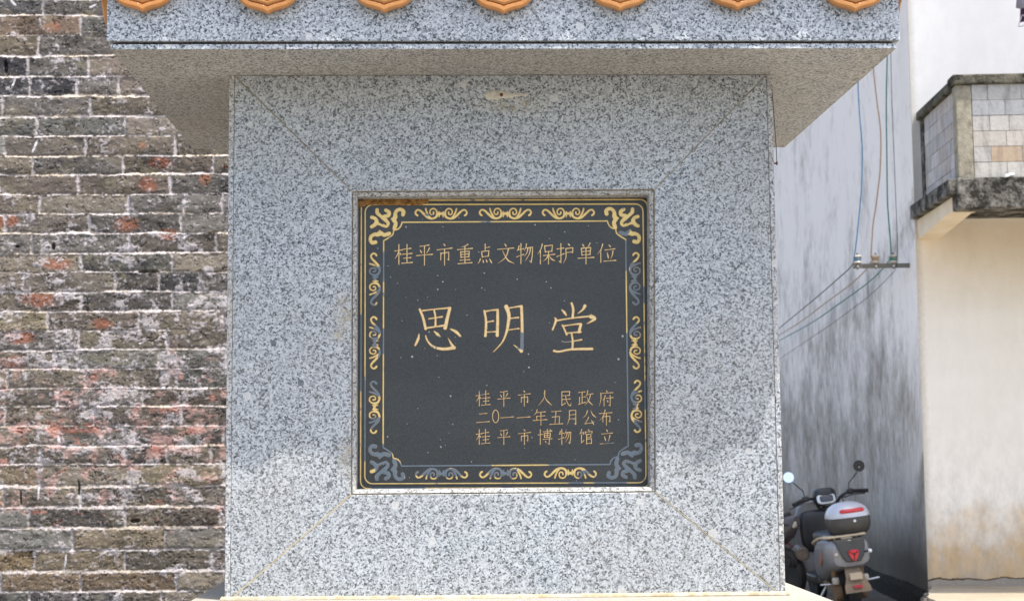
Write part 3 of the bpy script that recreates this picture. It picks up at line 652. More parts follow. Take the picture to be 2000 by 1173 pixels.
def glyph(ch, x0, y0, w, h, lw, big=False):
    ss = []
    for st in G[ch].split('|'):
        head, *pp = st.split(); k = head[0]; mul = float(head[2:]) if '*' in head else 1
        P = [tuple(map(float, q.split(','))) for q in pp]
        if k == 'o':
            P = [(P[0][0]+P[1][0]*math.cos(a), P[0][1]+P[1][1]*math.sin(a)) for a in np.linspace(0, 2*math.pi, 30)]; prof = [1, 1]
        else:
            prof = {'h': [.95, .72, .78, 1.15], 's': [1.15, .9, .9, .95], 'p': [1.2, 1, .75, .3], 'n': [.45, .85, 1.4, .45], 'd': [.45, 1.1, 1.35, .9], 'k': [1.05, .9, 1.0], 'g': [1, .9, .95, 1.1, .35], 't': [1.2, .3],
                    'S': [.9, .95, 1.05], 'H': [1.0, .85, 1.2], 'D': [.45, 1.1, .75], 'P': [1.15, .8, .25], 'C': [.55, .8, 1.1, 1.25]}[k]
        if len(P) > 2 and k in 'pndPDCSH': P = [tuple(q) for q in cat2(P, 6)]
        elif len(P) == 2: P = [tuple(np.array(P[0])+(np.array(P[1])-np.array(P[0]))*i/6) for i in range(7)]
        elif k in 'kg':
            Q = []
            for a, b in zip(P[:-1], P[1:]): Q += [tuple(np.array(a)+(np.array(b)-np.array(a))*i/4) for i in range(4)]
            P = Q+[P[-1]]
        r = np.interp(np.linspace(0, 1, len(P)), np.linspace(0, 1, len(prof)), prof)*lw/2*mul
        if big: ss.append([(680+a/5.867, 560+b/5.867, rr) for (a, b), rr in zip(P, r)])
        else: ss.append([(x0+a/100*w, y0+b/100*h-.006*(a/100*w), rr) for (a, b), rr in zip(P, r)])
    painted('character', ss, .32 if not big else .45, plaque, TEXT if not big else TEXT*1.06, TEDGE, WEAR, .8 if not big else 1.5, .0005 if not big else .001)
XS = [(770, 806), (812, 846), (852, 884.5), (892, 924), (932, 963), (970, 1005), (1008, 1043), (1048, 1085), (1086.5, 1121), (1128, 1161), (1166, 1203)]
for ch, (a, b), (c, d) in zip('桂平市重点文物保护单位', XS, [(476, 517), (476, 518), (475, 518), (475.5, 517), (476, 516), (474.5, 515.5), (474.5, 515.5), (475.5, 516), (474, 515), (474, 516), (475.5, 513)]):
    glyph(ch, a, c, b-a, d-c, 2.25)
for ch in '思明堂': glyph(ch, 0, 0, 0, 0, 5.1, True)
for ch, (a, b) in zip('桂平市人民政府', [(929, 957.5), (971, 997), (1011, 1037), (1049.5, 1078.5), (1092.5, 1116.5), (1129, 1158.5), (1169.5, 1198)]): glyph(ch, a, 761.5, b-a, 31.5, 1.7)
for ch, (a, b) in zip('二〇一一年五月公布', [(930, 956.7), (961.5, 974.5), (977, 1004), (1009, 1036), (1040.5, 1069), (1073, 1100), (1106.5, 1127.5), (1136.5, 1165), (1169.5, 1196)]): glyph(ch, a, 799 if ch not in '二' else 801, b-a, 31 if ch not in '〇' else 28, 1.7)
for ch, (a, b) in zip('桂平市博物馆立', [(929, 957), (971, 997), (1011, 1037.5), (1050.5, 1078.5), (1090, 1117), (1130, 1158), (1171.5, 1199)]): glyph(ch, a, 837, b-a, 31, 1.7)
# putty smear with a rusty screw on the top panel
X, Y = grid2(935, 165, 1040, 205, 1.2); S = np.minimum(seg_sdf(X, Y, [(946, 186, 2.5), (962, 184, 7), (985, 186, 7), (1000, 187, 4), (1031, 186, 1.8)]), seg_sdf(X, Y, [(955, 186, 8), (990, 187, 6)]))
S = S+(fbm(X/7, Y/7, 8, 4)-.5)*9; S[np.abs(S) < 1e-4] = 1e-4
V, SV, F = march(X, Y, S); me = bpy.data.meshes.new('putty_smear'); me.from_pydata([tuple(at(x, y, D-.0004-.0022*min(1, -s/4))) for (x, y), s in zip(V, SV)], [], [f[::-1] for f in F]); me.materials.append(MAT['putty']); W2(link('putty_smear', me, mon))
p = at(979, 186, D); part(MB().lathe([(.0005, -.006), (.0040, -.005), (.0042, -.002), (.003, 0)], (p.x, D, p.z), 'y', 12), 'screw', MAT['rust'])
# ------------------------------------------------------------------ glazed eave tiles
def tile_mesh():
    half = [(0, 0), (9, 5), (22, 9), (36, 12.5), (47, 18), (55, 26), (63, 40), (76, 50), (92, 58), (100, 74), (102, 96)]
    outl = [(a, -b) for a, b in half]+[(-a, -b) for a, b in half[::-1]]
    X, Y = grid2(-108, -100, 108, 4, 1.7)
    d = np.full(X.shape, 1e9); inside = np.zeros(X.shape, bool); n = len(outl)
    for i in range(n):
        (ax, ay), (bx, by) = outl[i], outl[(i+1) % n]; vx, vy = bx-ax, by-ay; L = vx*vx+vy*vy
        if L < 1e-6: continue
        t = np.clip(((X-ax)*vx+(Y-ay)*vy)/L, 0, 1); d = np.minimum(d, np.hypot(X-ax-t*vx, Y-ay-t*vy))
        cr = ((ay > Y) != (by > Y)) & (X < vx*(Y-ay)/(vy if abs(vy) > 1e-9 else 1e-9)+ax); inside ^= cr
    S = np.where(inside, -d, d); S[np.abs(S) < 1e-4] = 1e-4
    V, SV, F = march(X, Y, S); dd = -SV; k = 1/940.
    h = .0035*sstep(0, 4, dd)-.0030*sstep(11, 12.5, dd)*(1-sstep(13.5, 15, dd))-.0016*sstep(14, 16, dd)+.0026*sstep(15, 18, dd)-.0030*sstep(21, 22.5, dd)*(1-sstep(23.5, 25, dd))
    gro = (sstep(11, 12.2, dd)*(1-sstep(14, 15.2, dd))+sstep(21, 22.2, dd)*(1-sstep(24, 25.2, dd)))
    vs = [(x*k, -hh-y*0, -y*k) for (x, y), hh in zip(V, h)]; fs = [list(f) for f in F]
    n0 = len(vs)
    # rim: extrude boundary backwards
    ed = {}
    for f in fs:
        for a, b in zip(f, f[1:]+f[:1]): ed[(a, b)] = ed.get((a, b), 0)+1
    bd = [(a, b) for (a, b) in ed if (b, a) not in ed]
    mp = {}
    for a, b in bd:
        for q in (a, b):
            if q not in mp: mp[q] = len(vs); vs.append((vs[q][0]*.97, .017, vs[q][2]+.001))
    for a, b in bd: fs.append([b, a, mp[a], mp[b]])
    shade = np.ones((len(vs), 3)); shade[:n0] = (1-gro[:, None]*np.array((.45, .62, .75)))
    # the trough of the tile running back up the roof
    ring = lambda y, z, r: [(r*math.cos(a), y, z+.062-.052*math.sin(a)) for a in np.linspace(0, math.pi, 13)]
    b = len(vs)
    for (y, z) in ((.008, .035), (.30, .16)):
        vs += ring(y, z, .104); vs += ring(y, z+.012, .104)
    q = 13
    for j in range(12):
        fs.append([b+j, b+j+1, b+2*q+j+1, b+2*q+j]); fs.append([b+q+j+1, b+q+j, b+3*q+j, b+3*q+j+1]); fs.append([b+j+1, b+j, b+q+j, b+q+j+1])
    shade = np.concatenate([shade, np.ones((4*q, 3))])
    me = bpy.data.meshes.new('drip_tile'); me.from_pydata(vs, [], fs); a = me.color_attributes.new('Shade', 'FLOAT_COLOR', 'POINT')
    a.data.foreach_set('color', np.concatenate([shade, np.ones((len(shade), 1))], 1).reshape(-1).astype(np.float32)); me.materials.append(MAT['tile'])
    bm = bmesh.new(); bm.from_mesh(me); bmesh.ops.recalc_face_normals(bm, faces=bm.faces); bm.to_mesh(me); bm.free()
    return me
tm = tile_mesh(); TY = BY-.024
def cover_mesh():
    m = MB(); m.lathe([(.001, 0), (.040, -.002), (.046, -.006), (.060, -.006), (.062, .004), (.062, .018)], (0, 0, 0), 'y', 28)
    rg = lambda y, z: [(.058*math.cos(a), y, z+.058*math.sin(a)) for a in np.linspace(-.2, math.pi+.2, 14)]
    m.loft([rg(.016, .006), rg(.30, .13)], True, 0)
    me = bpy.data.meshes.new('cover_tile'); me.from_pydata(m.v, [], m.f); me.materials.append(MAT['roof']); me.polygons.foreach_set('use_smooth', [True]*len(me.polygons))
    bm = bmesh.new(); bm.from_mesh(me); bmesh.ops.recalc_face_normals(bm, faces=bm.faces); bm.to_mesh(me); bm.free(); return me
cm = cover_mesh()
tips = [(49, 20), (278, 22.5), (523, 27), (750, 24), (984, 26), (1211, 21), (1441, 19), (1671, 22)]
for i, (x, y) in enumerate(tips):
    if i == 0: continue
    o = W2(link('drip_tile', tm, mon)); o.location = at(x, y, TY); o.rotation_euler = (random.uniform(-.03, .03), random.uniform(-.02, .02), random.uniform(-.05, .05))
for i in range(7):
    x = (tips[i][0]+tips[i+1][0])/2
    if i == 0: x = 165
    o = W2(link('cover_tile', cm, mon)); o.location = at(max(x, 232) if i == 0 else x, -86, TY-.002) if i else at(215, -86, TY-.002)
o = W2(link('cover_tile', cm, mon)); o.location = at(1752, -86, TY-.002)
for sx, xx in ((-1, SX0-.0075-.024), (1, SX1+.0075+.024)):
    for k in range(4):
        yy = D-OV+.135+k*.246
        zt_ = at(984, 26, TY).z
        o = W2(link('drip_tile', tm, mon)); o.location = (xx, yy, zt_); o.rotation_euler = (0, 0, -sx*-math.pi/2)
        o2 = W2(link('cover_tile', cm, mon)); o2.location = (xx, yy+.123, zt_+.118); o2.rotation_euler = (0, 0, sx*math.pi/2)
rf = MB(); zr = at(984, -40, TY).z+.07
a_, b_ = (SX0-.01, BY-.0), (SX1+.01, BK)
rf.add([(a_[0], a_[1], zr), (b_[0], a_[1], zr), (b_[0], b_[1], zr), (a_[0], b_[1], zr), (a_[0]+.5, (a_[1]+b_[1])/2, zr+.34), (b_[0]-.5, (a_[1]+b_[1])/2, zr+.34)], [(0, 1, 5, 4), (1, 2, 5), (2, 3, 4, 5), (3, 0, 4), (3, 2, 1, 0)])
part(rf, 'roof', MAT['roof'])
# ------------------------------------------------------------------ mud on the plaque's top edge, nails
pm = at(698, 392, YP)
mud = MB()
for i in range(46):
    x = 701+i*2.95+random.uniform(-1, 1); hgt = 6.2 if x < 815 else 4.5
    for j in range(2):
        q = at(x, 391.5+j*5.2*(1 if x < 822 else .55)+random.uniform(-1.2, 1.2)+(3 if x < 712 else 0), YP-.002)
        r = random.uniform(.0035, .0055)*(1 if x < 822 else .8)
        mud.sq((q.x, q.y, q.z), (r*1.25, r*.8, r), 1, 1, nu=10, nv=6)
for x, y in ((705, 398), (703, 403), (709, 396)):
    q = at(x, y, YP-.002); mud.sq((q.x, q.y, q.z), (.004, .003, .004), 1, 1, nu=10, nv=6)
for x, y in ((747, 394), (759, 394.5), (829, 391)):
    q = at(x, y, YP-.007); mud.lathe([(.0025, .002), (.0042, -.001), (.0052, 0), (.0052, .004)], (q.x, q.y, q.z), 'y', 10)
o = mud.build('mud_nest', MAT['mud'], smooth=True); tag(o, 'brown crumbly mud nest stuck along the plaque top left edge', 'mud nest')
def nail(px, py, sx, label):
    x0 = XL if sx < 0 else XR; p = at(px, py, D+.03)
    m = MB(); m.tube([(x0-sx*.002, D+.03, p.z), (x0+sx*.013, D+.028, p.z+.001)], .0018, 8); m.lathe([(.0005, 0), (.0045, .0), (.0045, .002), (.0005, .0025)], (x0+sx*.013-(.001 if sx > 0 else .0015), D+.028, p.z+.001), 'x', 12)
    tag(m.build('nail', MAT['rust'], smooth=True), label, 'nail', 'nails in the monument sides')
nail(448, 327, -1, 'rusty nail in the monument edge beside the brick wall')
nail(1517, 320, 1, 'rusty nail in the monument edge beside the alley')
m = MB(); m.tube([(XR+.0125, D+.028, at(1517, 318, D).z), (XR+.018, D+.05, at(1520, 302, D+.05).z), (XR+.022, D+.10, ZT-.0005)], .0009, 6)
tag(m.build('thin_wire', MAT['wire_slate']), 'short thin wire from the cornice down to the right-hand rusty nail', 'wire')
# ------------------------------------------------------------------ old brick wall
YB = 5.2
ROWS = [(0, 28, [83.6, 260]), (32, 68, [158.6, 330]), (70, 107, [75, 240]), (112, 147, [56, 172, 330]), (152, 185, [60, 150, 230, 400]), (191, 224, [7, 175, 340]), (230, 263, [70, 247, 420]), (267, 302, [165, 343]),
        (306, 338, [65, 240, 416]), (343, 378, [153, 333]), (381, 415, [77, 252, 361, 437]), (419, 453, [174, 355]), (458, 492, [63, 251, 420]), (497, 530, [157, 336]), (533, 567, [46, 223, 310, 392]), (572, 605, [159, 338]),
        (610, 644, [94, 271, 436]), (647, 680, [154, 324]), (685, 719, [106, 310, 443]), (722, 756, [167, 344]), (760, 791, [112.5, 280]), (795, 829, [10, 184, 355]), (833, 867, [116, 263, 435]), (872, 904, [80, 245, 327, 413]), (909, 945, [75, 256, 438]),
        (952, 986, [158.6, 338]), (993, 1027, [56, 242, 430]), (1034, 1070, [141.5, 322]), (1076, 1112, [66.5, 244, 416]), (1119, 1151, [157, 343]), (1157, 1190, [58, 148, 230, 315])]
rng = random.Random(3)
y = 0
while y > -1300: ROWS.insert(0, (y-38.7, y-4.2, [rng.uniform(0, 170)])); y -= 38.7
y = 1194
while y < 2200: ROWS.append((y, y+34.5, [rng.uniform(0, 170)])); y += 38.7
for i, (a, b, js) in enumerate(ROWS):
    js = sorted(js)
    while js[0] > -2600: js.insert(0, js[0]-rng.uniform(150, 182))
    while js[-1] < 1700: js.append(js[-1]+rng.uniform(150, 182))
    ROWS[i] = (a, b, np.array(js))
PAL = [lin(118, 112, 105), lin(110, 108, 104), lin(124, 118, 108), lin(104, 101, 98), lin(124, 117, 106), lin(114, 114, 110), lin(118, 110, 102)]
HINT = {(0, 0): lin(92, 92, 92), (1, 0): lin(122, 108, 96), (3, 0): lin(74, 74, 78), (4, 1): lin(78, 78, 82), (4, 0): lin(84, 84, 86), (2, 0): lin(126, 118, 104), (11, 0): lin(136, 121, 99), (14, 2): lin(86, 84, 82), (14, 3): lin(80, 80, 80), (16, 0): lin(136, 127, 108),
        (24, 0): lin(130, 120, 102), (24, 2): lin(130, 121, 104), (25, 0): lin(142, 126, 100), (23, 2): lin(82, 80, 78), (27, 1): lin(132, 122, 106), (28, 0): lin(134, 118, 94), (28, 1): lin(130, 120, 103), (29, 1): lin(128, 114, 97), (29, 2): lin(126, 112, 96), (29, 0): lin(112, 104, 96), (30, 1): lin(100, 98, 98), (30, 2): lin(96, 96, 98)}
REDS = [(102, 52, 17, 10), (312, 318, 22, 12), (290, 360, 20, 14), (402, 352, 12, 12), (247, 437, 24, 15), (112, 513, 30, 14), (76, 582, 38, 14), (200, 632, 22, 10), (40, 657, 28, 14), (28, 705, 20, 12), (12, 430, 24, 14), (278, 285, 8, 8), (330, 458, 18, 10)]
def axis(lo, hi, f0, f1, fine, coarse):
    a = np.arange(lo, f0, coarse); b = np.arange(f0, f1, fine); c = np.arange(f1, hi+coarse, coarse); return np.concatenate([a, b, c])
fx0, fx1 = at(-560, 600, YB).x, .55; fz0, fz1 = at(200, 1215, YB).z, at(200, -40, YB).z
xs = np.concatenate([axis(-3.6, 0, fx0, at(-40, 600, YB).x, .0046, .012)[:-1], np.arange(at(-40, 600, YB).x, at(475, 600, YB).x, .0030), np.arange(at(475, 600, YB).x, .55, .0060)]); zs = axis(ZA-.02, 2.4, fz0, fz1, .0030, .008)
xs = xs[np.concatenate([[True], np.diff(xs) > 1e-5])]; xs = np.unique(np.round(xs, 5))
GX, GZ = np.meshgrid(xs, zs); Pw = np.stack([GX, np.full_like(GX, YB), GZ], -1)
px, py = proj(Pw); px = px+ (fbm(px/60, py/60, 91, 3)-.5)*7; py = py+.005*(px-225)+(fbm(px/75, py/30, 92, 4)-.5)*6
Hh = np.zeros_like(px); Dd = np.zeros_like(px); Fr = np.zeros_like(px); Vj = np.zeros_like(px); Cc = np.zeros((*px.shape, 3)); Bm = np.zeros_like(px)
base_off = len([r for r in ROWS if r[1] < 0])
bounds = [ROWS[0][0]-2]+[(ROWS[i][1]+ROWS[i+1][0])/2 for i in range(len(ROWS)-1)]+[ROWS[-1][1]+3]
ri = np.clip(np.searchsorted(bounds, py)-1, 0, len(ROWS)-1)
rag = (fbm(px/8, py/8, 1, 4)-.5)*6.5+(fbm(px/2.6, py/2.6, 2, 2)-.5)*3.5
for r, (ya, yb, js) in enumerate(ROWS):
    mk = ri == r
    if not mk.any(): continue
    x, yv = px[mk], py[mk]; k = np.searchsorted(js, x); k = np.clip(k, 1, len(js)-1)
    dx = np.minimum(x-js[k-1], js[k]-x)-2.1; dy = np.minimum(yv-ya, yb-yv)+1.2; Vj[mk] = (dx < dy-1.)*1.
    Fr[mk] = np.where(yv < (ya+yb)/2, 1-np.clip((ya-yv)/5.2, 0, 1), np.clip((yv-yb)/5.2, 0, 1))
    d = np.minimum(dx, dy)+rag[mk]
    rr = _h(k.astype(float), np.full(k.shape, float(r)), 5); r2 = _h(k.astype(float), np.full(k.shape, float(r)), 6); r3 = _h(k.astype(float), np.full(k.shape, float(r)), 7)
    bm_ = sstep(-.6, 1.8, d); Bm[mk] = bm_; Dd[mk] = d
    tilt = (rr-.5)*.00006*(x-js[k-1]-80)+(r2-.5)*.00028*(yv-(ya+yb)/2)
    Hh[mk] = bm_*(.0004+.0040*(r3-.45)+tilt+.0014*sstep(0, 8, d))
    pal = np.array(PAL)[(rr*len(PAL)*.999).astype(int)]*(.76+.46*r2)[:, None]
    vis0 = np.searchsorted(js, 0.)     # first visible brick in this row
    for (hr, hb), hc in HINT.items():
        if r == hr+base_off: pal = np.where((k == vis0+hb)[:, None], np.array(hc)[None], pal)
    Cc[mk] = pal
brick = Cc.copy()
v1 = fbm(px/26, py/16, 12, 4); v2 = fbm(px/9, py/7, 13, 4)
brick = brick*np.array((1.02, .985, .95))*(.56+.36*v1+.22*v2)[..., None]
for (cx, cy, rx, ry) in REDS:
    d = np.hypot((px-cx)/rx, (py-cy)/ry)+(v2-.5)*.5+(v1-.5)*.4; brick = brick+(np.array(lin(142, 94, 74))*(.8+.4*v2)[..., None]-brick)*(sstep(1.3, .6, d)*.85)[..., None]
# olive and brown bloom inside bricks
bl = sstep(.55, .75, fbm(px/45, py/24, 14, 4)); brick = brick+(np.array(lin(128, 120, 100))-brick)*(bl*.4)[..., None]
dkp = sstep(.56, .72, fbm(px/34, py/20, 15, 4)); brick = brick*(1-.38*dkp)[..., None]
mort = np.array(lin(206, 197, 192))[None, None]*(.72+.5*fbm(px/12, py/8, 16, 4))[..., None]
mort = mort+(np.array(lin(214, 196, 168))-mort)*(sstep(.5, .7, fbm(px/60, py/30, 17, 3))*.6)[..., None]
soot = sstep(.60, .74, fbm(px/22, py/10, 18, 4)); mort = mort*(1-.5*soot)[..., None]
mort = mort*(1-.22*sstep(380, 620, py))[..., None]
mort = mort+(np.array(lin(168, 162, 162))[None, None]*(.8+.4*v2)[..., None]-mort)*(Vj*.8)[..., None]
col = brick*Bm[..., None]+mort*(1-Bm)[..., None]
# whitewash remains: heavier in the middle of the wall
band = np.exp(-((py-660)/170)**2)*.062+np.exp(-((py-840)/130)**2)*.040-.012
vert = sstep(400, 520, py)*.02
wn1 = fbm(px/30+.4*fbm(px/8, py/8, 30, 2), py/22, 19, 6, .62); wn2 = fbm(px/4.5, py/4.5, 20, 4, .6)
ww = sstep(.585, .68, wn1*.70+wn2*.30+band+vert-.012+.035*sstep(8, 1, Dd)*sstep(330, 420, py))
wc = np.array(lin(205, 198, 200))[None, None]*(.80+.35*v2)[..., None]
col = col+(wc-col)*(ww*(.38+.42*fbm(px/5, py/5, 44, 3)))[..., None]
thin = sstep(.68, .73, fbm(px/5, py/4, 23, 4)+.03*(py > 380))
col = col+(wc-col)*(thin*.28)[..., None]
# pink lime wash and old red paint
pb = np.exp(-((py-850)/115)**2)*.13; pn = fbm(px/34, py/22, 24, 6, .62)*.75+fbm(px/6, py/5, 25, 3)*.25
pk = sstep(.60, .70, pn+pb-.03)*sstep(600, 760, py)*sstep(1080, 1010, py)
col = col+(np.array(lin(205, 166, 156))-col)*(pk*.52)[..., None]
rd = sstep(.62, .76, fbm(px/38, py/20, 26, 6, .62)*.78+.22*wn2+pb*.5-.01)*sstep(640, 780, py)*sstep(1060, 980, py)
col = col+(np.array(lin(188, 118, 100))-col)*(rd*.55)[..., None]
# cracks and pits
cr = np.abs(fbm(px/28, py/18, 27, 4)-.5); crk = sstep(.012, .003, cr)*sstep(.44, .54, fbm(px/50, py/30, 28, 2))*Bm
pit = sstep(.74, .80, fbm(px/6, py/4.5, 29, 3))
Hh = Hh-crk*.004-pit*.0035+(1-Bm)*((fbm(px/9, py/7, 31, 4)-.5)*.006+np.where(Vj > .5, -.0015, -.0022+(-.0012+.0115*fbm(px/26, py/18, 61, 5, .6))*sstep(.10, .9, Fr)))+Bm*(fbm(px/22, py/13, 32, 4)-.5)*.0052+Bm*(fbm(px/6, py/4.5, 33, 3)-.5)*.0020+ww*.0016+thin*.001
col = col*(1-.55*crk)[..., None]
for (hx, hy, rx, ry) in ((288, 531, 20, 3.5), (263, 1017, 9, 4.5), (155, 950, 2.0, 17), (40, 970, 1.8, 16), (12, 130, 4, 14), (105, 480, 4, 8), (35, 482, 5, 3)):
    dd = np.hypot((px-hx)/rx, (py-hy)/ry)+(v2-.5)*.5; k = sstep(1.1, .7, dd); Hh -= k*.014; col = col*(1-.6*k)[..., None]
for (hx, hy, ln, an) in ((28, 163, 9, 1.1), (70, 282, 14, 1.2), (27, 5, 9, -.9), (115, 858, 9, 1.5), (127, 1095, 14, 1.5), (75, 962, 16, 1.5), (360, 462, 6, 1.5), (182, 12, 8, .4)):
    ca, sa = math.cos(an), math.sin(an); u = (px-hx)*ca-(py-hy)*sa; v = (px-hx)*sa+(py-hy)*ca
    k = sstep(1.2, .6, np.hypot(u/ln, v/2.3)+(v2-.5)*.8); col = col+(np.array(lin(225, 222, 225))-col)*(k*.9)[..., None]; Hh += k*.001
Pw[..., 1] = YB-Hh
wall = empty('brick_wall', (-1.2, YB, ZA), 'weathered grey brick wall with white mortar and flaking limewash', 'wall')
bw = grid_mesh('brick_face', Pw, np.clip(col, .005, .85), wall, MAT['brick']); bw.matrix_parent_inverse = Matrix.Translation(wall.location).inverted()
bb = MB().box((-3.6, YB+.02, ZA), (.55, YB+.36, 2.39)).build('wall_core', MAT['mortar'], wall); bb.matrix_parent_inverse = Matrix.Translation(wall.location).inverted()
# ------------------------------------------------------------------ plastered house on the right
PHI = YAW+math.atan((1100-PX)/FPX)
HC = at_z(1813, 1143, -1.25)                      # foot of the corner on the apron
HOUSE = Vector((HC.x, HC.y, 0))
Rz = Matrix.Rotation(-PHI, 4, 'Z')
house = empty('house', HOUSE, 'cream plastered house with a mould-stained side wall and block balcony', 'house', rot=(0, 0, -PHI))
HI = (Matrix.Translation(HOUSE) @ Rz).inverted()
def hl(p): return HI @ Vector(p)
def on_front(px, py, v=0.):        # local point of the pixel on the plane v (house depth)
    d = HI.to_3x3() @ Vector(ray(px, py)); o = HI @ Vector((0, 0, 0)); k = (v-o.y)/d.y; return o+d*k
def on_side(px, py, u=0.):
    d = HI.to_3x3() @ Vector(ray(px, py)); o = HI @ Vector((0, 0, 0)); k = (u-o.x)/d.x; return o+d*k
ZAP = -1.25
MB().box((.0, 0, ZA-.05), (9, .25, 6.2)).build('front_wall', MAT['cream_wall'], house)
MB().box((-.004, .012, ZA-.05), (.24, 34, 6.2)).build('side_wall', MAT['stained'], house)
MB().box((-.25, -.3, 6.2), (9.1, 34, 6.38)).build('roof', MAT['coping'], house)
# crumbling foundation kerb at the foot of the side wall
k_ = MB(); n = 60
rings = []
for i in range(n+1):
    v = .0+i*.12; w = .05; hh = ZA+.20+.02*vn(np.array([i*.3]), np.array([2.]), 4)[0]
    rings.append([(0, v, ZA-.03), (-w, v, ZA-.03), (-w*.8, v, hh-.06), (-.02, v, hh), (0, v, hh)])
k_.loft(rings); k_.build('foundation', MAT['footing'], house)
# balcony
VB = on_front(1862, 147, 0)            # only to read directions
def vfor(px, py, z):                   # depth v where the pixel meets height z
    d = HI.to_3x3() @ Vector(ray(px, py)); o = HI @ Vector((0, 0, 0)); k = (z-o.z)/d.z; return o+d*k
VF = -1.42
tl = on_front(1861, 147, VF); bl = on_front(1861, 349, VF); bb_ = on_front(1861, 409, VF)
U0 = .085; zc1, zc0 = tl.z, on_front(1861, 166, VF).z; zs1, zs0 = bl.z, bb_.z
UB = 4.2
MB().box((U0-.13, VF-.0, zs1-.13), (UB, .0, zs1)).build('balcony_slab', MAT['slab'], house, bevel=.01)
eb = MB(); eb.box((tl.x-.005, VF-.035, zs0), (UB+.003, VF+.16, zs1+.004)); eb.build('edge_beam', MAT['slab'], house, bevel=.014)
cp = MB(); cx0 = tl.x-.01
cp.box((cx0, VF-.03, zc0), (UB+.002, VF+.16, zc1)); cp.box((U0-.045, VF+.1601, zc0), (U0+.15, -.001, zc1-.002))
cp.box((cx0, VF+.02, zc0+.003), (U0+.15, VF+.17, zc1-.004))
cp.build('coping', MAT['coping'], house, bevel=.012)
MB().box((U0-.01, -.12, zs1+.001), (U0+.10, -.002, zc0-.001)).build('wall_pier', MAT['slab'], house)
# corner post
pL, pR = on_front(1869, 250, VF).x, on_front(1900, 250, VF).x
MB().box((pL, VF+.004, zs1+.005), (pR, VF+.125, zc0-.001)).build('corner_post', MAT['post'], house, bevel=.008)
# block parapet, every block its own box inside one mesh
def blocks(name, origin, du, length, ncol, colfun, thick, nd):
    m = MB(); cols = []; zh = (zc0-zs1-.006)/6; base = len(m.v)
    for r in range(6):
        z0 = zs1+.005+r*zh; a = -(.13 if r % 2 else 0)-random.uniform(0, .02); i = 0
        while a < length:
            w = random.choice([.26, .27, .16, .28]) if i else .28
            x0, x1 = max(a, 0), min(a+w, length)
            if x1-x0 > .03:
                g_ = .0022; dj = random.uniform(0, .005)
                p0 = Vector(origin)+Vector(du)*(x0+g_)-Vector(nd)*dj; p1 = Vector(origin)+Vector(du)*(x1-g_)
                q = p1+Vector(nd)*thick
                m.box((p0.x, p0.y, z0+g_), (q.x, q.y, z0+zh-g_)); c = colfun(r, i); cols += [c]*8
            a += w; i += 1
    m2 = MB(); p0 = Vector(origin)+Vector(nd)*.006; q = Vector(origin)+Vector(du)*length+Vector(nd)*(thick-.004)
    m.box((p0.x, p0.y, zs1+.004), (q.x, q.y, zc0-.0005)); cols += [(.10, .09, .075)]*8
    o = m.build(name, MAT['block'], house)
    a_ = o.data.color_attributes.new('Col', 'FLOAT_COLOR', 'POINT'); a_.data.foreach_set('color', [x for c in cols for x in (*c, 1)])
    return o
def fcol(r, i):
    base = {5: (.36, .355, .345), 4: (.31, .315, .32), 3: (.42, .40, .375), 2: (.43, .40, .36), 1: (.38, .365, .345), 0: (.42, .40, .365)}[r]
    if r == 1 and i == 1: return (.38, .30, .22)
    k = random.uniform(.93, 1.06); return tuple(c*k for c in base)
def scol(r, i):
    k = random.uniform(.85, 1.1); b = (.44, .42, .41) if random.random() < .8 else (.44, .40, .37); return tuple(c*k for c in b)
random.seed(11)
blocks('front_parapet', (pR+.001, VF+.006, 0), (1, 0, 0), UB-pR-.02, 8, fcol, .10, (0, 1, 0))
blocks('side_parapet', (U0+.001, VF+.126, 0), (0, 1, 0), -VF-.126-.122, 4, scol, .10, (1, 0, 0))
# tapered bracket under the balcony
zb0 = zs1-.1305
zl = on_front(1797, 468, 0).z
br = MB().prism([(0, zb0), (VF+.165, zb0), (VF+.165, zs0+.0), (VF+.30, zs0+.01), (0, zl)], lambda v, z: (.02, v, z), lambda v, z: (.215, v, z))
br.build('bracket', MAT['tan'], house, bevel=.004)
q = on_front(1975, 342, VF-.04); w_ = MB(); w_.tube([(q.x-.055, VF-.06, q.z-.012), (q.x-.01, VF-.03, q.z+.006), (q.x+.05, VF+.03, q.z+.02)], .012, 10); w_.build('drain_spout', MAT['white'], house)
# raised concrete apron and lower alley
apn = MB(); n = 40; pts = []
for i in range(n+1):
    v = .0-3.6*i/n; pts.append((.02-.27*min(1, i/12)+.05*(fbm(np.array([i*.55]), np.array([1.]), 8, 3)[0]-.5), v))
poly = pts+[(11, -3.6), (11, .0)]
apn.prism(poly, lambda a, b: (a, b, ZA-.02), lambda a, b: (a, b, ZAP))
ap = apn.build('pavement', MAT['apron']); ap.location = HOUSE; ap.rotation_euler = (0, 0, -PHI); tag(ap, kind='structure')
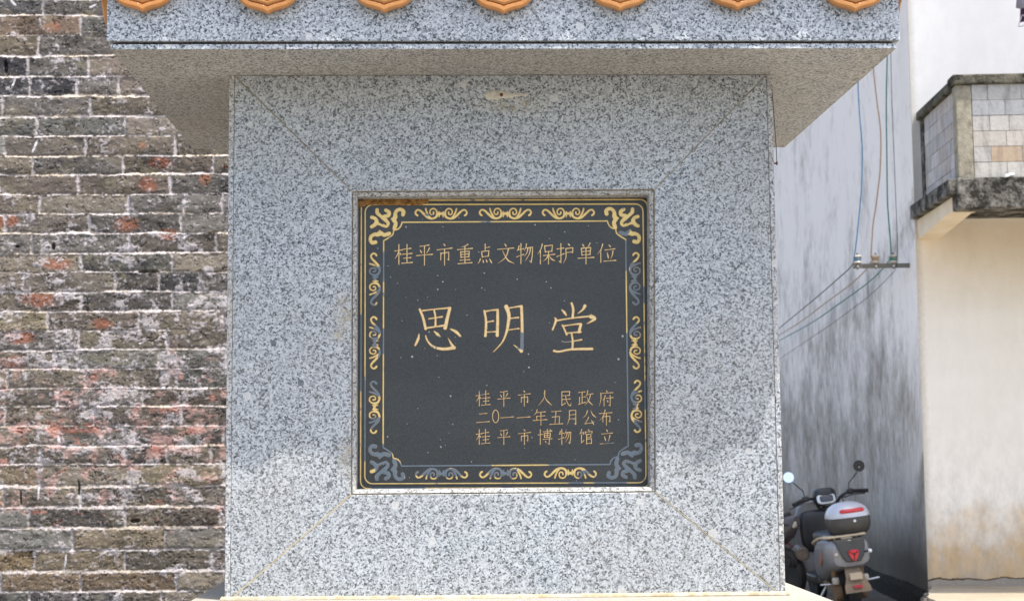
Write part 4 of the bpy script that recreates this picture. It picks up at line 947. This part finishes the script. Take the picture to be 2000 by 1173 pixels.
# broken kerb rubble
rub = MB(); random.seed(4)
for i in range(420):
    v = random.uniform(-1.9, .1); e = .02-.27*min(1, -v/1.08)
    u = e-abs(random.gauss(0, .09))-.0; h = ZA+max(0, .24-(e-u)*1.5)*random.uniform(.5, 1.02); r = random.uniform(.006, .026)
    rub.sq((u, v, h), (r*random.uniform(.7, 1.5), r*random.uniform(.7, 1.5), r*random.uniform(.5, .9)), random.uniform(.4, .9), random.uniform(.4, .9), nu=8, nv=5)
ro = rub.build('rubble', MAT['rubble']); ro.location = HOUSE; ro.rotation_euler = (0, 0, -PHI); tag(ro, 'crumbled concrete rubble along the broken pavement edge', kind='stuff')
al = MB(); 
xs_ = np.linspace(-3.6, -.0, 70); vs_ = np.linspace(-1.2, 30, 260); A_, B_ = np.meshgrid(xs_, vs_)
Hn = (fbm(A_*2.2, B_*2.2, 50, 5)-.5)*.07+(fbm(A_*9, B_*9, 51, 3)-.5)*.02+.012
Hn = Hn*.6
Hn = np.maximum(Hn, .009)
alo = grid_mesh('alley', np.stack([A_, B_, ZA+Hn], -1), None, None, MAT['dirt']); alo.location = HOUSE; alo.rotation_euler = (0, 0, -PHI); tag(alo, kind='structure')
# ------------------------------------------------------------------ wires and insulator bracket on the side wall
e0 = on_side(1777, 519, 0.)
arm_v, arm_z = e0.y, e0.z
tipL = on_front(1665, 519, arm_v)
wb = empty('insulator_bracket', Matrix.Translation(HOUSE) @ Rz @ Vector((0, arm_v, arm_z)), 'rusty steel arm carrying three white insulators off the stained wall', 'bracket', rot=(0, 0, -PHI))
am = MB(); am.box((tipL.x, -.022, -.020), (.0, -.016, .024)); am.box((tipL.x, -.016, .019), (.0, .022, .024))
am.build('arm', MAT['steelbar'], wb)
ins_u = [on_front(x, 510, arm_v).x for x in (1674.5, 1710, 1744.5)]
for u in ins_u:
    i_ = MB().lathe([(.008, .028), (.034, .030), (.044, .038), (.040, .046), (.031, .050), (.029, .066), (.031, .082), (.040, .086), (.046, .096), (.034, .106), (.012, .110)], (u, 0, 0), 'z', 20); i_.build('insulator', MAT['porcelain'], wb, smooth=True)
    b_ = MB().lathe([(.006, -.03), (.006, .118), (.009, .118), (.009, .126)], (u, 0, 0), 'z', 8); b_.build('bolt', MAT['rust'], wb)
    MB().lathe([(.0005, -.012), (.011, -.008), (.011, 0)], (u, -.023, .0), 'y', 10).build('bolt_head', MAT['chrome'], wb)
def wire(mat, label, drop, low, u, r, wrap=True, zend=None):
    """drop: pixels down to the insulator (plane of the arm); low: pixels of the run back along the wall (plane u)"""
    P = [on_front(x, y_, arm_v-.03) for x, y_ in drop]
    P = [Vector((P[0].x, P[0].y, 6.1))]+P
    m = MB(); P2 = catmull3(P, 5); m.tube(P2, r, 7)
    if wrap:
        z = arm_z+.066
        m.tube([Vector((u+.034*math.cos(a), arm_v+.034*math.sin(a), z+.006*a/6.28-.006)) for a in np.linspace(-math.pi*.5-2.5, math.pi*1.5, 26)], r*.8, 7)
        m.tube([Vector((u+.034*math.cos(a), arm_v+.034*math.sin(a), z+.012)) for a in np.linspace(0, 2*math.pi, 20)], r*.8, 7)
        m.tube([P[-1], Vector((u-.03, arm_v-.012, z))], r, 7)
    ul = u+.0
    Q = [Vector((u-.028, arm_v+.012, arm_z+.062))] if wrap else [P[-1]]
    for x, y_ in low: Q.append(on_side(x, y_, ul))
    last, prev = Q[-1], Q[-2]; Q.append(last+(last-prev).normalized()*6)
    m.tube(catmull3(Q, 6), r*.95, 7, m=1 if mat is MAT['wire_blue'] else 0)
    o = m.build('wire', [mat, MAT['wire_slate']], smooth=True)
    o.matrix_world = Matrix.Translation(HOUSE) @ Rz
    tag(o, label, 'wire', 'wires on the stained side wall')
wire(MAT['wire_blue'], 'blue wire dropping to the insulator farthest from the wall', [(1675, 60), (1676, 168), (1679, 225), (1684, 290), (1683, 360), (1679, 410), (1674, 460), (1669, 500)], [(1661, 522), (1640, 541), (1600, 576), (1560, 609), (1525, 638)], ins_u[0], .0065)
wire(MAT['wire_copper'], 'tan wire dropping to the middle insulator of the bracket', [(1704, 60), (1706, 135), (1713, 200), (1720, 260), (1719, 330), (1711, 400), (1705, 440), (1701, 502)], [(1690, 528), (1660, 556), (1610, 593), (1565, 627), (1525, 652)], ins_u[1], .0065)
wire(MAT['wire_green'], 'green wire dropping to the insulator nearest the wall corner', [(1735, 40), (1733, 110), (1731, 200), (1732, 290), (1733, 380), (1735, 420), (1739, 470), (1741, 501)], [(1721, 528), (1690, 556), (1640, 592), (1585, 630), (1525, 663)], ins_u[2], .0065)
wire(MAT['wire_slate'], 'thin dark wire hanging beside the green one', [(1739, 40), (1740, 110), (1742, 200), (1746, 300), (1750, 400), (1752.5, 470), (1752, 510), (1749, 524)], [(1746, 530), (1728, 549), (1695, 580), (1660, 606), (1625, 632), (1580, 662)], ins_u[2]+.03, .0034, wrap=False)
# ------------------------------------------------------------------ washing above the balcony
hp = Matrix.Translation(HOUSE) @ Rz
def fw(px, py, v): return hp @ on_front(px, py, v)
VC = VF+.25
c_ = MB(); rows_ = []
for i in range(9):
    yy = -160+i*22; a = []
    for j in range(10):
        wv_ = .03*math.sin(j*1.9+i*.25); x = 1992-i*.9+j*9*(1-.02*i) if i < 8 else 1984+j*9+(3 if j > 3 else 0)
        p = on_front(x, yy+(2*math.sin(j*2.) if i == 8 else 0), VC+wv_); a.append(tuple(p))
    rows_.append(a)
c_.add([p for r in rows_ for p in r], [(i*10+j, i*10+j+1, (i+1)*10+j+1, (i+1)*10+j) for i in range(8) for j in range(9)])
o = c_.build('hanging_shirt', MAT['cloth'], smooth=True); s_ = o.modifiers.new('thick', 'SOLIDIFY'); s_.thickness = .006; o.location = HOUSE; o.rotation_euler = (0, 0, -PHI)
tag(o, 'grey shirt hem hanging above the balcony', 'shirt')
c_ = MB(); VC2 = VC+.10
rows_ = []
for i in range(9):
    yy = -150+i*23.5; a = []
    for j in range(8):
        x = 1995+j*8+(-1.2*max(0, i-6)); a.append(tuple(on_front(x, yy+(4-j)*1.5*(i == 8), VC2+.025*math.sin(j*2.2))))
    rows_.append(a)
c_.add([p for r in rows_ for p in r], [(i*8+j, i*8+j+1, (i+1)*8+j+1, (i+1)*8+j) for i in range(8) for j in range(7)])
o = c_.build('hanging_trousers', MAT['cloth2'], smooth=True); s_ = o.modifiers.new('thick', 'SOLIDIFY'); s_.thickness = .006; o.location = HOUSE; o.rotation_euler = (0, 0, -PHI)
tag(o, 'dark purple garment hanging behind the grey shirt', 'garment')
h_ = MB(); h_.tube([fw(1996, 30, VC2-.03), fw(1992, 40, VC2-.03), fw(1989, 52, VC2-.03), fw(1993, 52, VC2-.03), fw(2030, 42, VC2-.03), fw(2034, 36, VC2-.03), fw(1996, 30, VC2-.03)], .005, 6)
tag(h_.build('clothes_hanger', MAT['chrome']), 'wire clothes hanger dangling below the washing', 'hanger')
# ------------------------------------------------------------------ electric scooter
YS = 13.85
SR = at(1667, 1195, YS); SR = Vector((SR.x, SR.y, ZA+.004))
LEAN = -math.radians(7)
sc = empty('scooter', SR, 'grey electric scooter with a silver and black top box, parked by the stained wall', 'scooter', rot=(0, LEAN, 0))
SI = (Matrix.Translation(SR) @ Matrix.Rotation(LEAN, 4, 'Y')).inverted()
def L(px, py, dy): return SI @ at(px, py, YS+dy)
def wheel(parent, y, r, w, ox=0):
    t_ = MB().lathe([(r-.075, -w*.8), (r-.03, -w), (r-.008, -w*.75), (r, 0), (r-.008, w*.75), (r-.03, w), (r-.075, w*.8)], (ox, y, r), 'x', 32).build('wheel', MAT['rubber'], parent, smooth=True)
    ri_ = MB().lathe([(.02, -.05), (.05, -.05), (.06, -.02), (r-.09, -.02), (r-.072, -.04), (r-.070, .04), (r-.09, .02), (.06, .02), (.05, .05), (.02, .05)], (ox, y, r), 'x', 24).build('rim', MAT['muddy'], t_, smooth=True)
    return t_
wheel(sc, 0, .215, .052); wheel(sc, 1.22, .215, .05)
# tail fairing
def ringxz(y, cz, hx, hz, e=.6, n=32, cx=0, low=1.0):
    sg = lambda v: math.copysign(abs(v)**e, v)
    out = []
    for k in range(n):
        a = 2*math.pi*k/n; s = sg(math.sin(a)); out.append((cx+hx*sg(math.cos(a))*(1 if s > 0 else 1-(1-low)*abs(s)), y, cz+hz*s))
    return out
f_ = MB(); f_.loft([ringxz(-.238, .565, .125, .075, .6), ringxz(-.228, .56, .160, .108, .55), ringxz(-.17, .555, .188, .130, .5, low=.9), ringxz(-.04, .545, .200, .148, .5, low=.88), ringxz(.12, .525, .203, .170, .52, low=.85), ringxz(.35, .48, .19, .20, .6, low=.8), ringxz(.52, .44, .16, .19, .6)])
f_.build('tail_fairing', MAT['greyp'], sc, smooth=True)
d_ = MB(); d_.prism([(-.135, .690), (.140, .690), (.132, .615), (.112, .535), (.075, .488), (-.05, .488), (-.085, .535), (-.118, .615)], lambda x, z: (x, -.258+max(0, z-.60)*.22, z), lambda x, z: (x, -.10, z)); pn_ = d_.build('rear_panel', MAT['darkp'], sc, bevel=.012, seg=3)
# red three-part emblem on the rear panel
em = MB(); ec = L(1667.5, 1084, -.25); ec = Vector((ec.x, -.256, ec.z))
A3 = [(-.053, .047), (.053, .047), (0, -.057)]
for k in range(3):
    a, b = np.array(A3[k]), np.array(A3[(k+1) % 3]); mid = (a+b)/2
    ctr = np.array((0, .012)); p = [a*.96+ctr*.04, mid*1.08+(mid-ctr)*.18, b*.96+ctr*.04, (b*.22+ctr*.78), (mid*.2+ctr*.8), (a*.22+ctr*.78)]
    s_ = .93; g_ = mid-ctr; g_ = g_/np.linalg.norm(g_)*.004
    em.prism([tuple(q*s_+g_) for q in p], lambda x, z: (ec.x+x, -.268, ec.z+z), lambda x, z: (ec.x+x, -.245, ec.z+z))
em.build('emblem', MAT['red'], sc, bevel=.002)
# side decal, indicators
for sx in (-1, 1):
    dc = MB(); dc.prism([(-.02, .62), (.05, .53), (.16, .46), (.10, .53), (.02, .60)], lambda y, z: (sx*.2045, y, z-.03), lambda y, z: (sx*.19, y, z)); dc.build('decal', MAT['orange'], sc)
    c0 = L(1633 if sx < 0 else 1699, 1083 if sx < 0 else 1074, -.26)
    i_ = MB(); i_.tube([(sx*.12, -.24, c0.z-.004), (c0.x-sx*.012, -.262, c0.z)], .008, 8); st = i_.build('indicator', MAT['blackp'], sc)
    MB().sq((c0.x, -.265, c0.z), (.017, .017, .017), .8, .8, nu=16, nv=10).build('indicator_lens', MAT['lens'] if sx < 0 else MAT['white'], st, smooth=True)
# seat, rack, top box
MB().sq((0, .30, .68), (.15, .36, .06), .6, .6).build('seat', MAT['blackp'], sc, smooth=True)
rk = MB(); zr_ = .712
rk.tube([(-.16, .42, zr_-.09), (-.20, .30, zr_-.06), (-.195, .05, zr_-.008), (-.17, -.12, zr_), (0, -.155, zr_), (.17, -.12, zr_), (.195, .05, zr_-.008), (.20, .30, zr_-.06), (.16, .42, zr_-.09)], .012, 8, smooth=4)
rk.box((-.155, -.12, zr_-.010), (.155, .10, zr_+.006)); rk.box((-.05, -.16, zr_-.05), (.05, -.12, zr_-.003))
for x in (-.1, .0, .1): rk.box((x-.008, -.13, zr_-.028), (x+.008, -.10, zr_-.008))
rk.build('rack', MAT['tanmetal'], sc, bevel=.003)
hk = MB(); hk.lathe([(.010, -.006), (.020, -.006), (.020, .006), (.010, .006)], (0, -.235, .665), 'y', 14); hk.build('latch_ring', MAT['chrome'], sc)
bc = L(1658.5, 1016, -.02); bx = Vector((bc.x, .03, bc.z+.0)); hx_, hy_, hz_ = .194, .195, .168
zs_ = .20
tb = MB().sq((bx.x, bx.y, bx.z), (hx_, hy_, hz_), .9, .7, -1, zs_); tbo = tb.build('top_box', MAT['darkp'], sc, smooth=True)
MB().sq((bx.x, bx.y, bx.z+.004), (hx_*1.0, hy_*1.0, hz_), .8, .7, zs_, 1).build('lid', MAT['silver'], tbo, smooth=True)
def box_y(x, z):   # rear surface of the box
    zz = min(.999, abs((z-bx.z)/hz_)); cv = math.sqrt(max(0, 1-zz**(2/.8)))**.8; xx = min(.999, abs((x-bx.x)/(hx_*cv))); return bx.y-hy_*cv*(1-xx**(2/.7))**(.7/2)
rfl = MB(); zq = bx.z+.094; pr = []
for k in range(13):
    x = bx.x-.108+.216*k/12+.006; pr.append((x, box_y(x, zq)+.004, zq))
rfl.tube(pr, [.014]+[.022]*11+[.014], 10); rfl.build('reflector_strip', MAT['red'], tbo, smooth=True)
MB().lathe([(.0005, -.012), (.011, -.011), (.012, 0)], (bx.x+.012, box_y(bx.x, bx.z+.01)+.003, bx.z+.005), 'y', 14).build('lock', MAT['white'], tbo)
# mudguard, number-plate carrier, shocks, pegs
mg = MB(); mgp = []
for (y_, z_, w_) in ((-.10, .47, .062), (-.19, .43, .066), (-.265, .34, .085), (-.30, .27, .115), (-.315, .225, .118)):
    mgp.append([(-w_, y_, z_), (w_, y_, z_), (w_*.98, y_+.014, z_+.008), (-w_*.98, y_+.014, z_+.008)])
mg.loft(mgp); mgo = mg.build('mudguard', MAT['dusty'], sc, bevel=.003)
MB().box((-.055, -.306, .335), (.055, -.280, .395)).build('plate_carrier', MAT['tanmetal'], mgo, bevel=.003)
MB().box((-.040, -.322, .262), (.040, -.300, .290)).build('red_reflector', MAT['redline'], mgo, bevel=.003)
for sx in (-1, 1):
    sh = MB(); sh.tube([(sx*.125, .0, .215), (sx*.125, -.02, .46)], .022, 12)
    for k in range(8): sh.lathe([(.020, .0), (.030, .006), (.020, .012)], (sx*.125, -.002-.0015*k*10/10, .26+k*.024), 'z', 14)
    sh.build('shock_absorber', MAT['muddy'], sc)
    MB().sq((sx*.135, -.08, .32), (.030, .03, .034), .5, .5, nu=16, nv=10).build('axle_cap', MAT['lens'], sc, smooth=True)
    pg = MB(); pg.tube([(sx*.15, -.04, .29), (sx*.27, -.05, .30)], [.012, .010], 10); pg.build('foot_peg', MAT['chrome'], sc)
    sa = MB(); sa.tube([(sx*.115, .0, .215), (sx*.12, .35, .27)], .028, 10); sa.lathe([(.001, -.03), (.085, -.028), (.09, .0), (.085, .028), (.001, .03)], (sx*.115, -.0, .215), 'x', 20); sa.build('swing_arm', MAT['muddy'], sc)
ks = MB(); ks.tube([(-.10, .45, .22), (-.235, .52, .0)], .012, 8); ks.build('side_stand', MAT['chrome'], sc)
# floor, leg shield, front
MB().sq((0, .74, .285), (.185, .30, .05), .35, .35).build('floorboard', MAT['darkp'], sc, smooth=True)
ls = MB(); rr_ = []
for (z_, w_, y_) in ((.26, .165, .93), (.45, .185, .98), (.65, .195, 1.01), (.82, .185, 1.02), (.93, .14, 1.01), (.98, .08, 1.0)):
    rr_.append([(w_*math.cos(a), y_+.16*math.sin(a)*(1 if math.sin(a) > 0 else .25), z_) for a in np.linspace(0, 2*math.pi, 28, endpoint=False)])
ls.loft(rr_); lso = ls.build('leg_shield', MAT['greyp'], sc, smooth=True)
MB().sq((0, .975, .70), (.150, .05, .20), .45, .45).build('inner_panel', MAT['blackp'], lso, smooth=True)
fm = MB(); fm.lathe([(.01, -.055), (.24, -.055), (.25, 0), (.24, .055), (.01, .055)], (0, 1.22, .215), 'x', 28); 
fk = MB()
for sx in (-1, 1): fk.tube([(sx*.07, 1.22, .215), (sx*.06, 1.05, .75)], .02, 10)
fk.build('fork', MAT['chrome'], sc)
fmg = MB(); arc = []
for a in np.linspace(.3, 2.6, 14): arc.append([(x, 1.22+(.235+dz)*math.cos(a), .215+(.235+dz)*math.sin(a)) for x, dz in ((-.06, 0), (.06, 0), (.06, .012), (-.06, .012))])
fmg.loft(arc); fmg.build('front_mudguard', MAT['greyp'], sc)
MB().sq((0, 1.15, .80), (.07, .04, .06), .7, .7).build('headlight', MAT['white'], sc, smooth=True)
# dashboard
dp = L(1611, 969, .93); dsh = MB().sq((dp.x, .96, dp.z), (.112, .085, .085), .6, .6); dso = dsh.build('dashboard', MAT['blackp'], sc, smooth=True)
sp_ = L(1614.5, 973.5, .86)
def tilt(vs, c, ang):
    R_ = Matrix.Rotation(ang, 3, 'X'); return [tuple(R_ @ (Vector(v)-c)+c) for v in vs]
s1_ = MB().sq((sp_.x, .88, sp_.z), (.090, .018, .052), .6, .45); s1_.v = tilt(s1_.v, Vector((sp_.x, .88, sp_.z)), -.35); s1_.build('screen_bezel', MAT['white'], dso, smooth=True)
s2_ = MB().sq((sp_.x, .864, sp_.z+.005), (.066, .012, .033), .5, .4); s2_.v = tilt(s2_.v, Vector((sp_.x, .864, sp_.z+.005)), -.35); s2_.build('screen', MAT['screen'], dso, smooth=True)
hb = MB(); gl, gr_ = L(1549, 986, .88), L(1696, 956.5, .92); ml, mr_ = L(1573, 974, .93), L(1660, 958, .95); cl_, cr_ = L(1592, 975, .96), L(1642, 968, .96)
ctr_ = L(1615, 990, .98)
hb.tube([ml, cl_, L(1600, 992, .98), ctr_, L(1632, 984, .98), cr_, mr_], .015, 10, smooth=4)
hb.tube([ctr_, (0, 1.02, .80)], .03, 10); hbo = hb.build('handlebar', MAT['blackp'], sc, smooth=True)
for a, b in ((ml, gl), (mr_, gr_)):
    MB().tube([a, b], [.019, .019], 12).build('grip', MAT['rubber'], hbo, smooth=True)
    MB().sq(tuple(a), (.035, .03, .028), .6, .6).build('switch_housing', MAT['blackp'], hbo, smooth=True)
MB().tube([L(1576, 977, .90), L(1562, 985, .87), L(1543, 994, .85)], .007, 8, smooth=3).build('brake_lever', MAT['blackp'], hbo)
MB().tube([L(1645, 970, .93), L(1652, 969, .88), L(1666, 964, .86), L(1690, 962, .86)], .007, 8, smooth=3).build('brake_lever', MAT['blackp'], hbo)
for pts_, c_, glassy in (((1572, 970), (1568, 958), (1549, 942)), (1540, 932), True), (((1658, 955), (1657, 943), (1674, 921)), (1677.5, 909), False):
    m = MB(); m.tube([L(*pts_[0], .93), L(*pts_[1], .93), L(*pts_[2], .92)], .0055, 8); mo = m.build('mirror', MAT['blackp'], sc)
    c = L(*c_, .92); r = .056
    hd = MB().lathe([(.001, -.006), (r*.96, -.006), (r, 0), (r*.9, .018), (r*.5, .03), (.001, .033)], (0, 0, 0), 'y', 28)
    # the left glass looks up to the sky, the right head is turned round and shows its black shell
    R_ = (Matrix.Rotation(math.radians(-13), 3, 'X') @ Matrix.Rotation(math.radians(-7), 3, 'Z')) if glassy else (Matrix.Rotation(math.radians(-12), 3, 'Z'))
    hd.v = [tuple(R_ @ Vector(v)+c) for v in hd.v]; hd.build('mirror_shell', MAT['blackp'], mo, smooth=True)
    if glassy:
        gm = MB().lathe([(.001, -.0095), (r*.93, -.0095), (r*.93, -.006)], (0, 0, 0), 'y', 28); gm.v = [tuple(R_ @ Vector(v)+c) for v in gm.v]; gm.build('mirror_glass', MAT['glass'], mo)
    else:
        gm = MB().lathe([(.001, -.010), (.006, -.010), (.006, -.006)], (0, 0, -.012), 'y', 10); gm.v = [tuple(R_ @ Vector(v)+c) for v in gm.v]; gm.build('mirror_bolt', MAT['chrome'], mo)
MB().tube([tuple(cr_), L(1648, 982, .99), L(1636, 990, 1.03), (.03, 1.10, .85)], .005, 6, smooth=4).build('cable', MAT['rubber'], hbo)
MB().tube([tuple(cl_), L(1588, 985, .99), L(1597, 997, 1.03), (-.03, 1.10, .85)], .005, 6, smooth=4).build('cable', MAT['rubber'], hbo)
# ------------------------------------------------------------------ second two-wheeler, mostly behind the monument
YM = 14.6
MR = at(1532, 1185, YM); MR = Vector((MR.x, MR.y, ZA+.03))
ANG = math.radians(38)
mo_ = empty('motorbike', MR, 'dark motorbike with red side stripes half hidden behind the monument', 'motorbike', rot=(0, math.radians(-4), ANG))
MI = (Matrix.Translation(MR) @ Euler((0, math.radians(-4), ANG)).to_matrix().to_4x4()).inverted()
def Lm(px, py, dy): return MI @ at(px, py, YM+dy)
wheel(mo_, 0, .27, .05); wheel(mo_, 1.25, .27, .045)
b_ = MB(); b_.loft([ringxz(-.22, .78, .05, .05, .8), ringxz(-.12, .72, .11, .11, .7), ringxz(.1, .64, .15, .17, .65), ringxz(.4, .60, .15, .19, .65), ringxz(.7, .60, .13, .16, .65), ringxz(.85, .62, .09, .12, .7)])
b_.sq((0, .74, .84), (.13, .22, .11), .7, .7); b_.tube([(0, .85, .62), (0, 1.0, .84)], .05, 10)
b_.build('body', plain('dark_fairing', (.045, .05, .062), .4, .5, 0, .3), mo_, smooth=True)
MB().sq((0, .28, .83), (.13, .40, .055), .6, .6).build('seat', MAT['blackp'], mo_, smooth=True)
for ys, zz in ((0, 0),):
    st = MB(); tri = [(-.06, .70), (.24, .68), (-.02, .50)]
    st.tube([(.153, tri[0][0], tri[0][1]), (.158, tri[1][0], tri[1][1])], .007, 6); st.tube([(.158, .30, .70), (.156, -.02, .52), (.150, .02, .50), (.156, .32, .50)], .007, 6); st.tube([(.156, .05, .54), (.158, .30, .545)], .006, 6)
    st.build('stripe', MAT['redline'], mo_)
xe = Lm(1568.5, 1082, -.25)
ex = MB(); ex.lathe([(.001, .012), (.012, .012), (.014, 0), (.034, 0), (.036, .008), (.05, .008), (.054, 0), (.062, .004), (.064, .02), (.064, .30), (.03, .36)], (0, 0, 0), 'y', 28)
Rm = Matrix.Rotation(-ANG-.12, 3, 'Z'); ex.v = [tuple(Rm @ Vector(v)+xe) for v in ex.v]; ex.build('exhaust', plain('exhaust_cap', (.10, .095, .088), .5, .4, .3, .5), mo_, smooth=True)
lt = Lm(1549, 1023, -.2); tn = MB(); tn.tube([tuple(lt+Vector((-.12, .05, .0))), tuple(lt)], .010, 8); tn_ = tn.build('indicator', MAT['blackp'], mo_)
MB().sq(tuple(lt), (.030, .03, .034), .5, .5, nu=16, nv=10).build('indicator_lens', MAT['lens'], tn_, smooth=True)
tk = MB()
for x_, y_ in ((1540, 1098), (1547, 1099), (1553, 1097)):
    q = Lm(x_, y_, -.2); tk.sq(tuple(q), (.022, .03, .04), .6, .6, nu=10, nv=6)
tk.build('mud_flap', MAT['rubber'], mo_)
hb = MB(); hb.tube([(-.26, .78, 1.0), (-.1, .86, .97), (.1, .86, .97), (.26, .78, 1.0)], .014, 8); hb.build('handlebar', MAT['blackp'], mo_)
fk = MB()
for sx in (-1, 1): fk.tube([(sx*.07, 1.25, .27), (sx*.07, .93, .94)], .022, 8)
fk.box((-.09, .93, .86), (.09, 1.0, .90))
fk.build('fork', MAT['chrome'], mo_)
fmg = MB(); arc = []
for a in np.linspace(.3, 2.6, 14): arc.append([(x, 1.25+(.285+dz)*math.cos(a), .27+(.285+dz)*math.sin(a)) for x, dz in ((-.06, 0), (.06, 0), (.06, .012), (-.06, .012))])
fmg.loft(arc); fmg.build('front_mudguard', MAT['darkp'], mo_)
MB().sq((0, 1.02, .92), (.09, .07, .09), .8, .8).build('headlight', MAT['lens'], mo_, smooth=True)
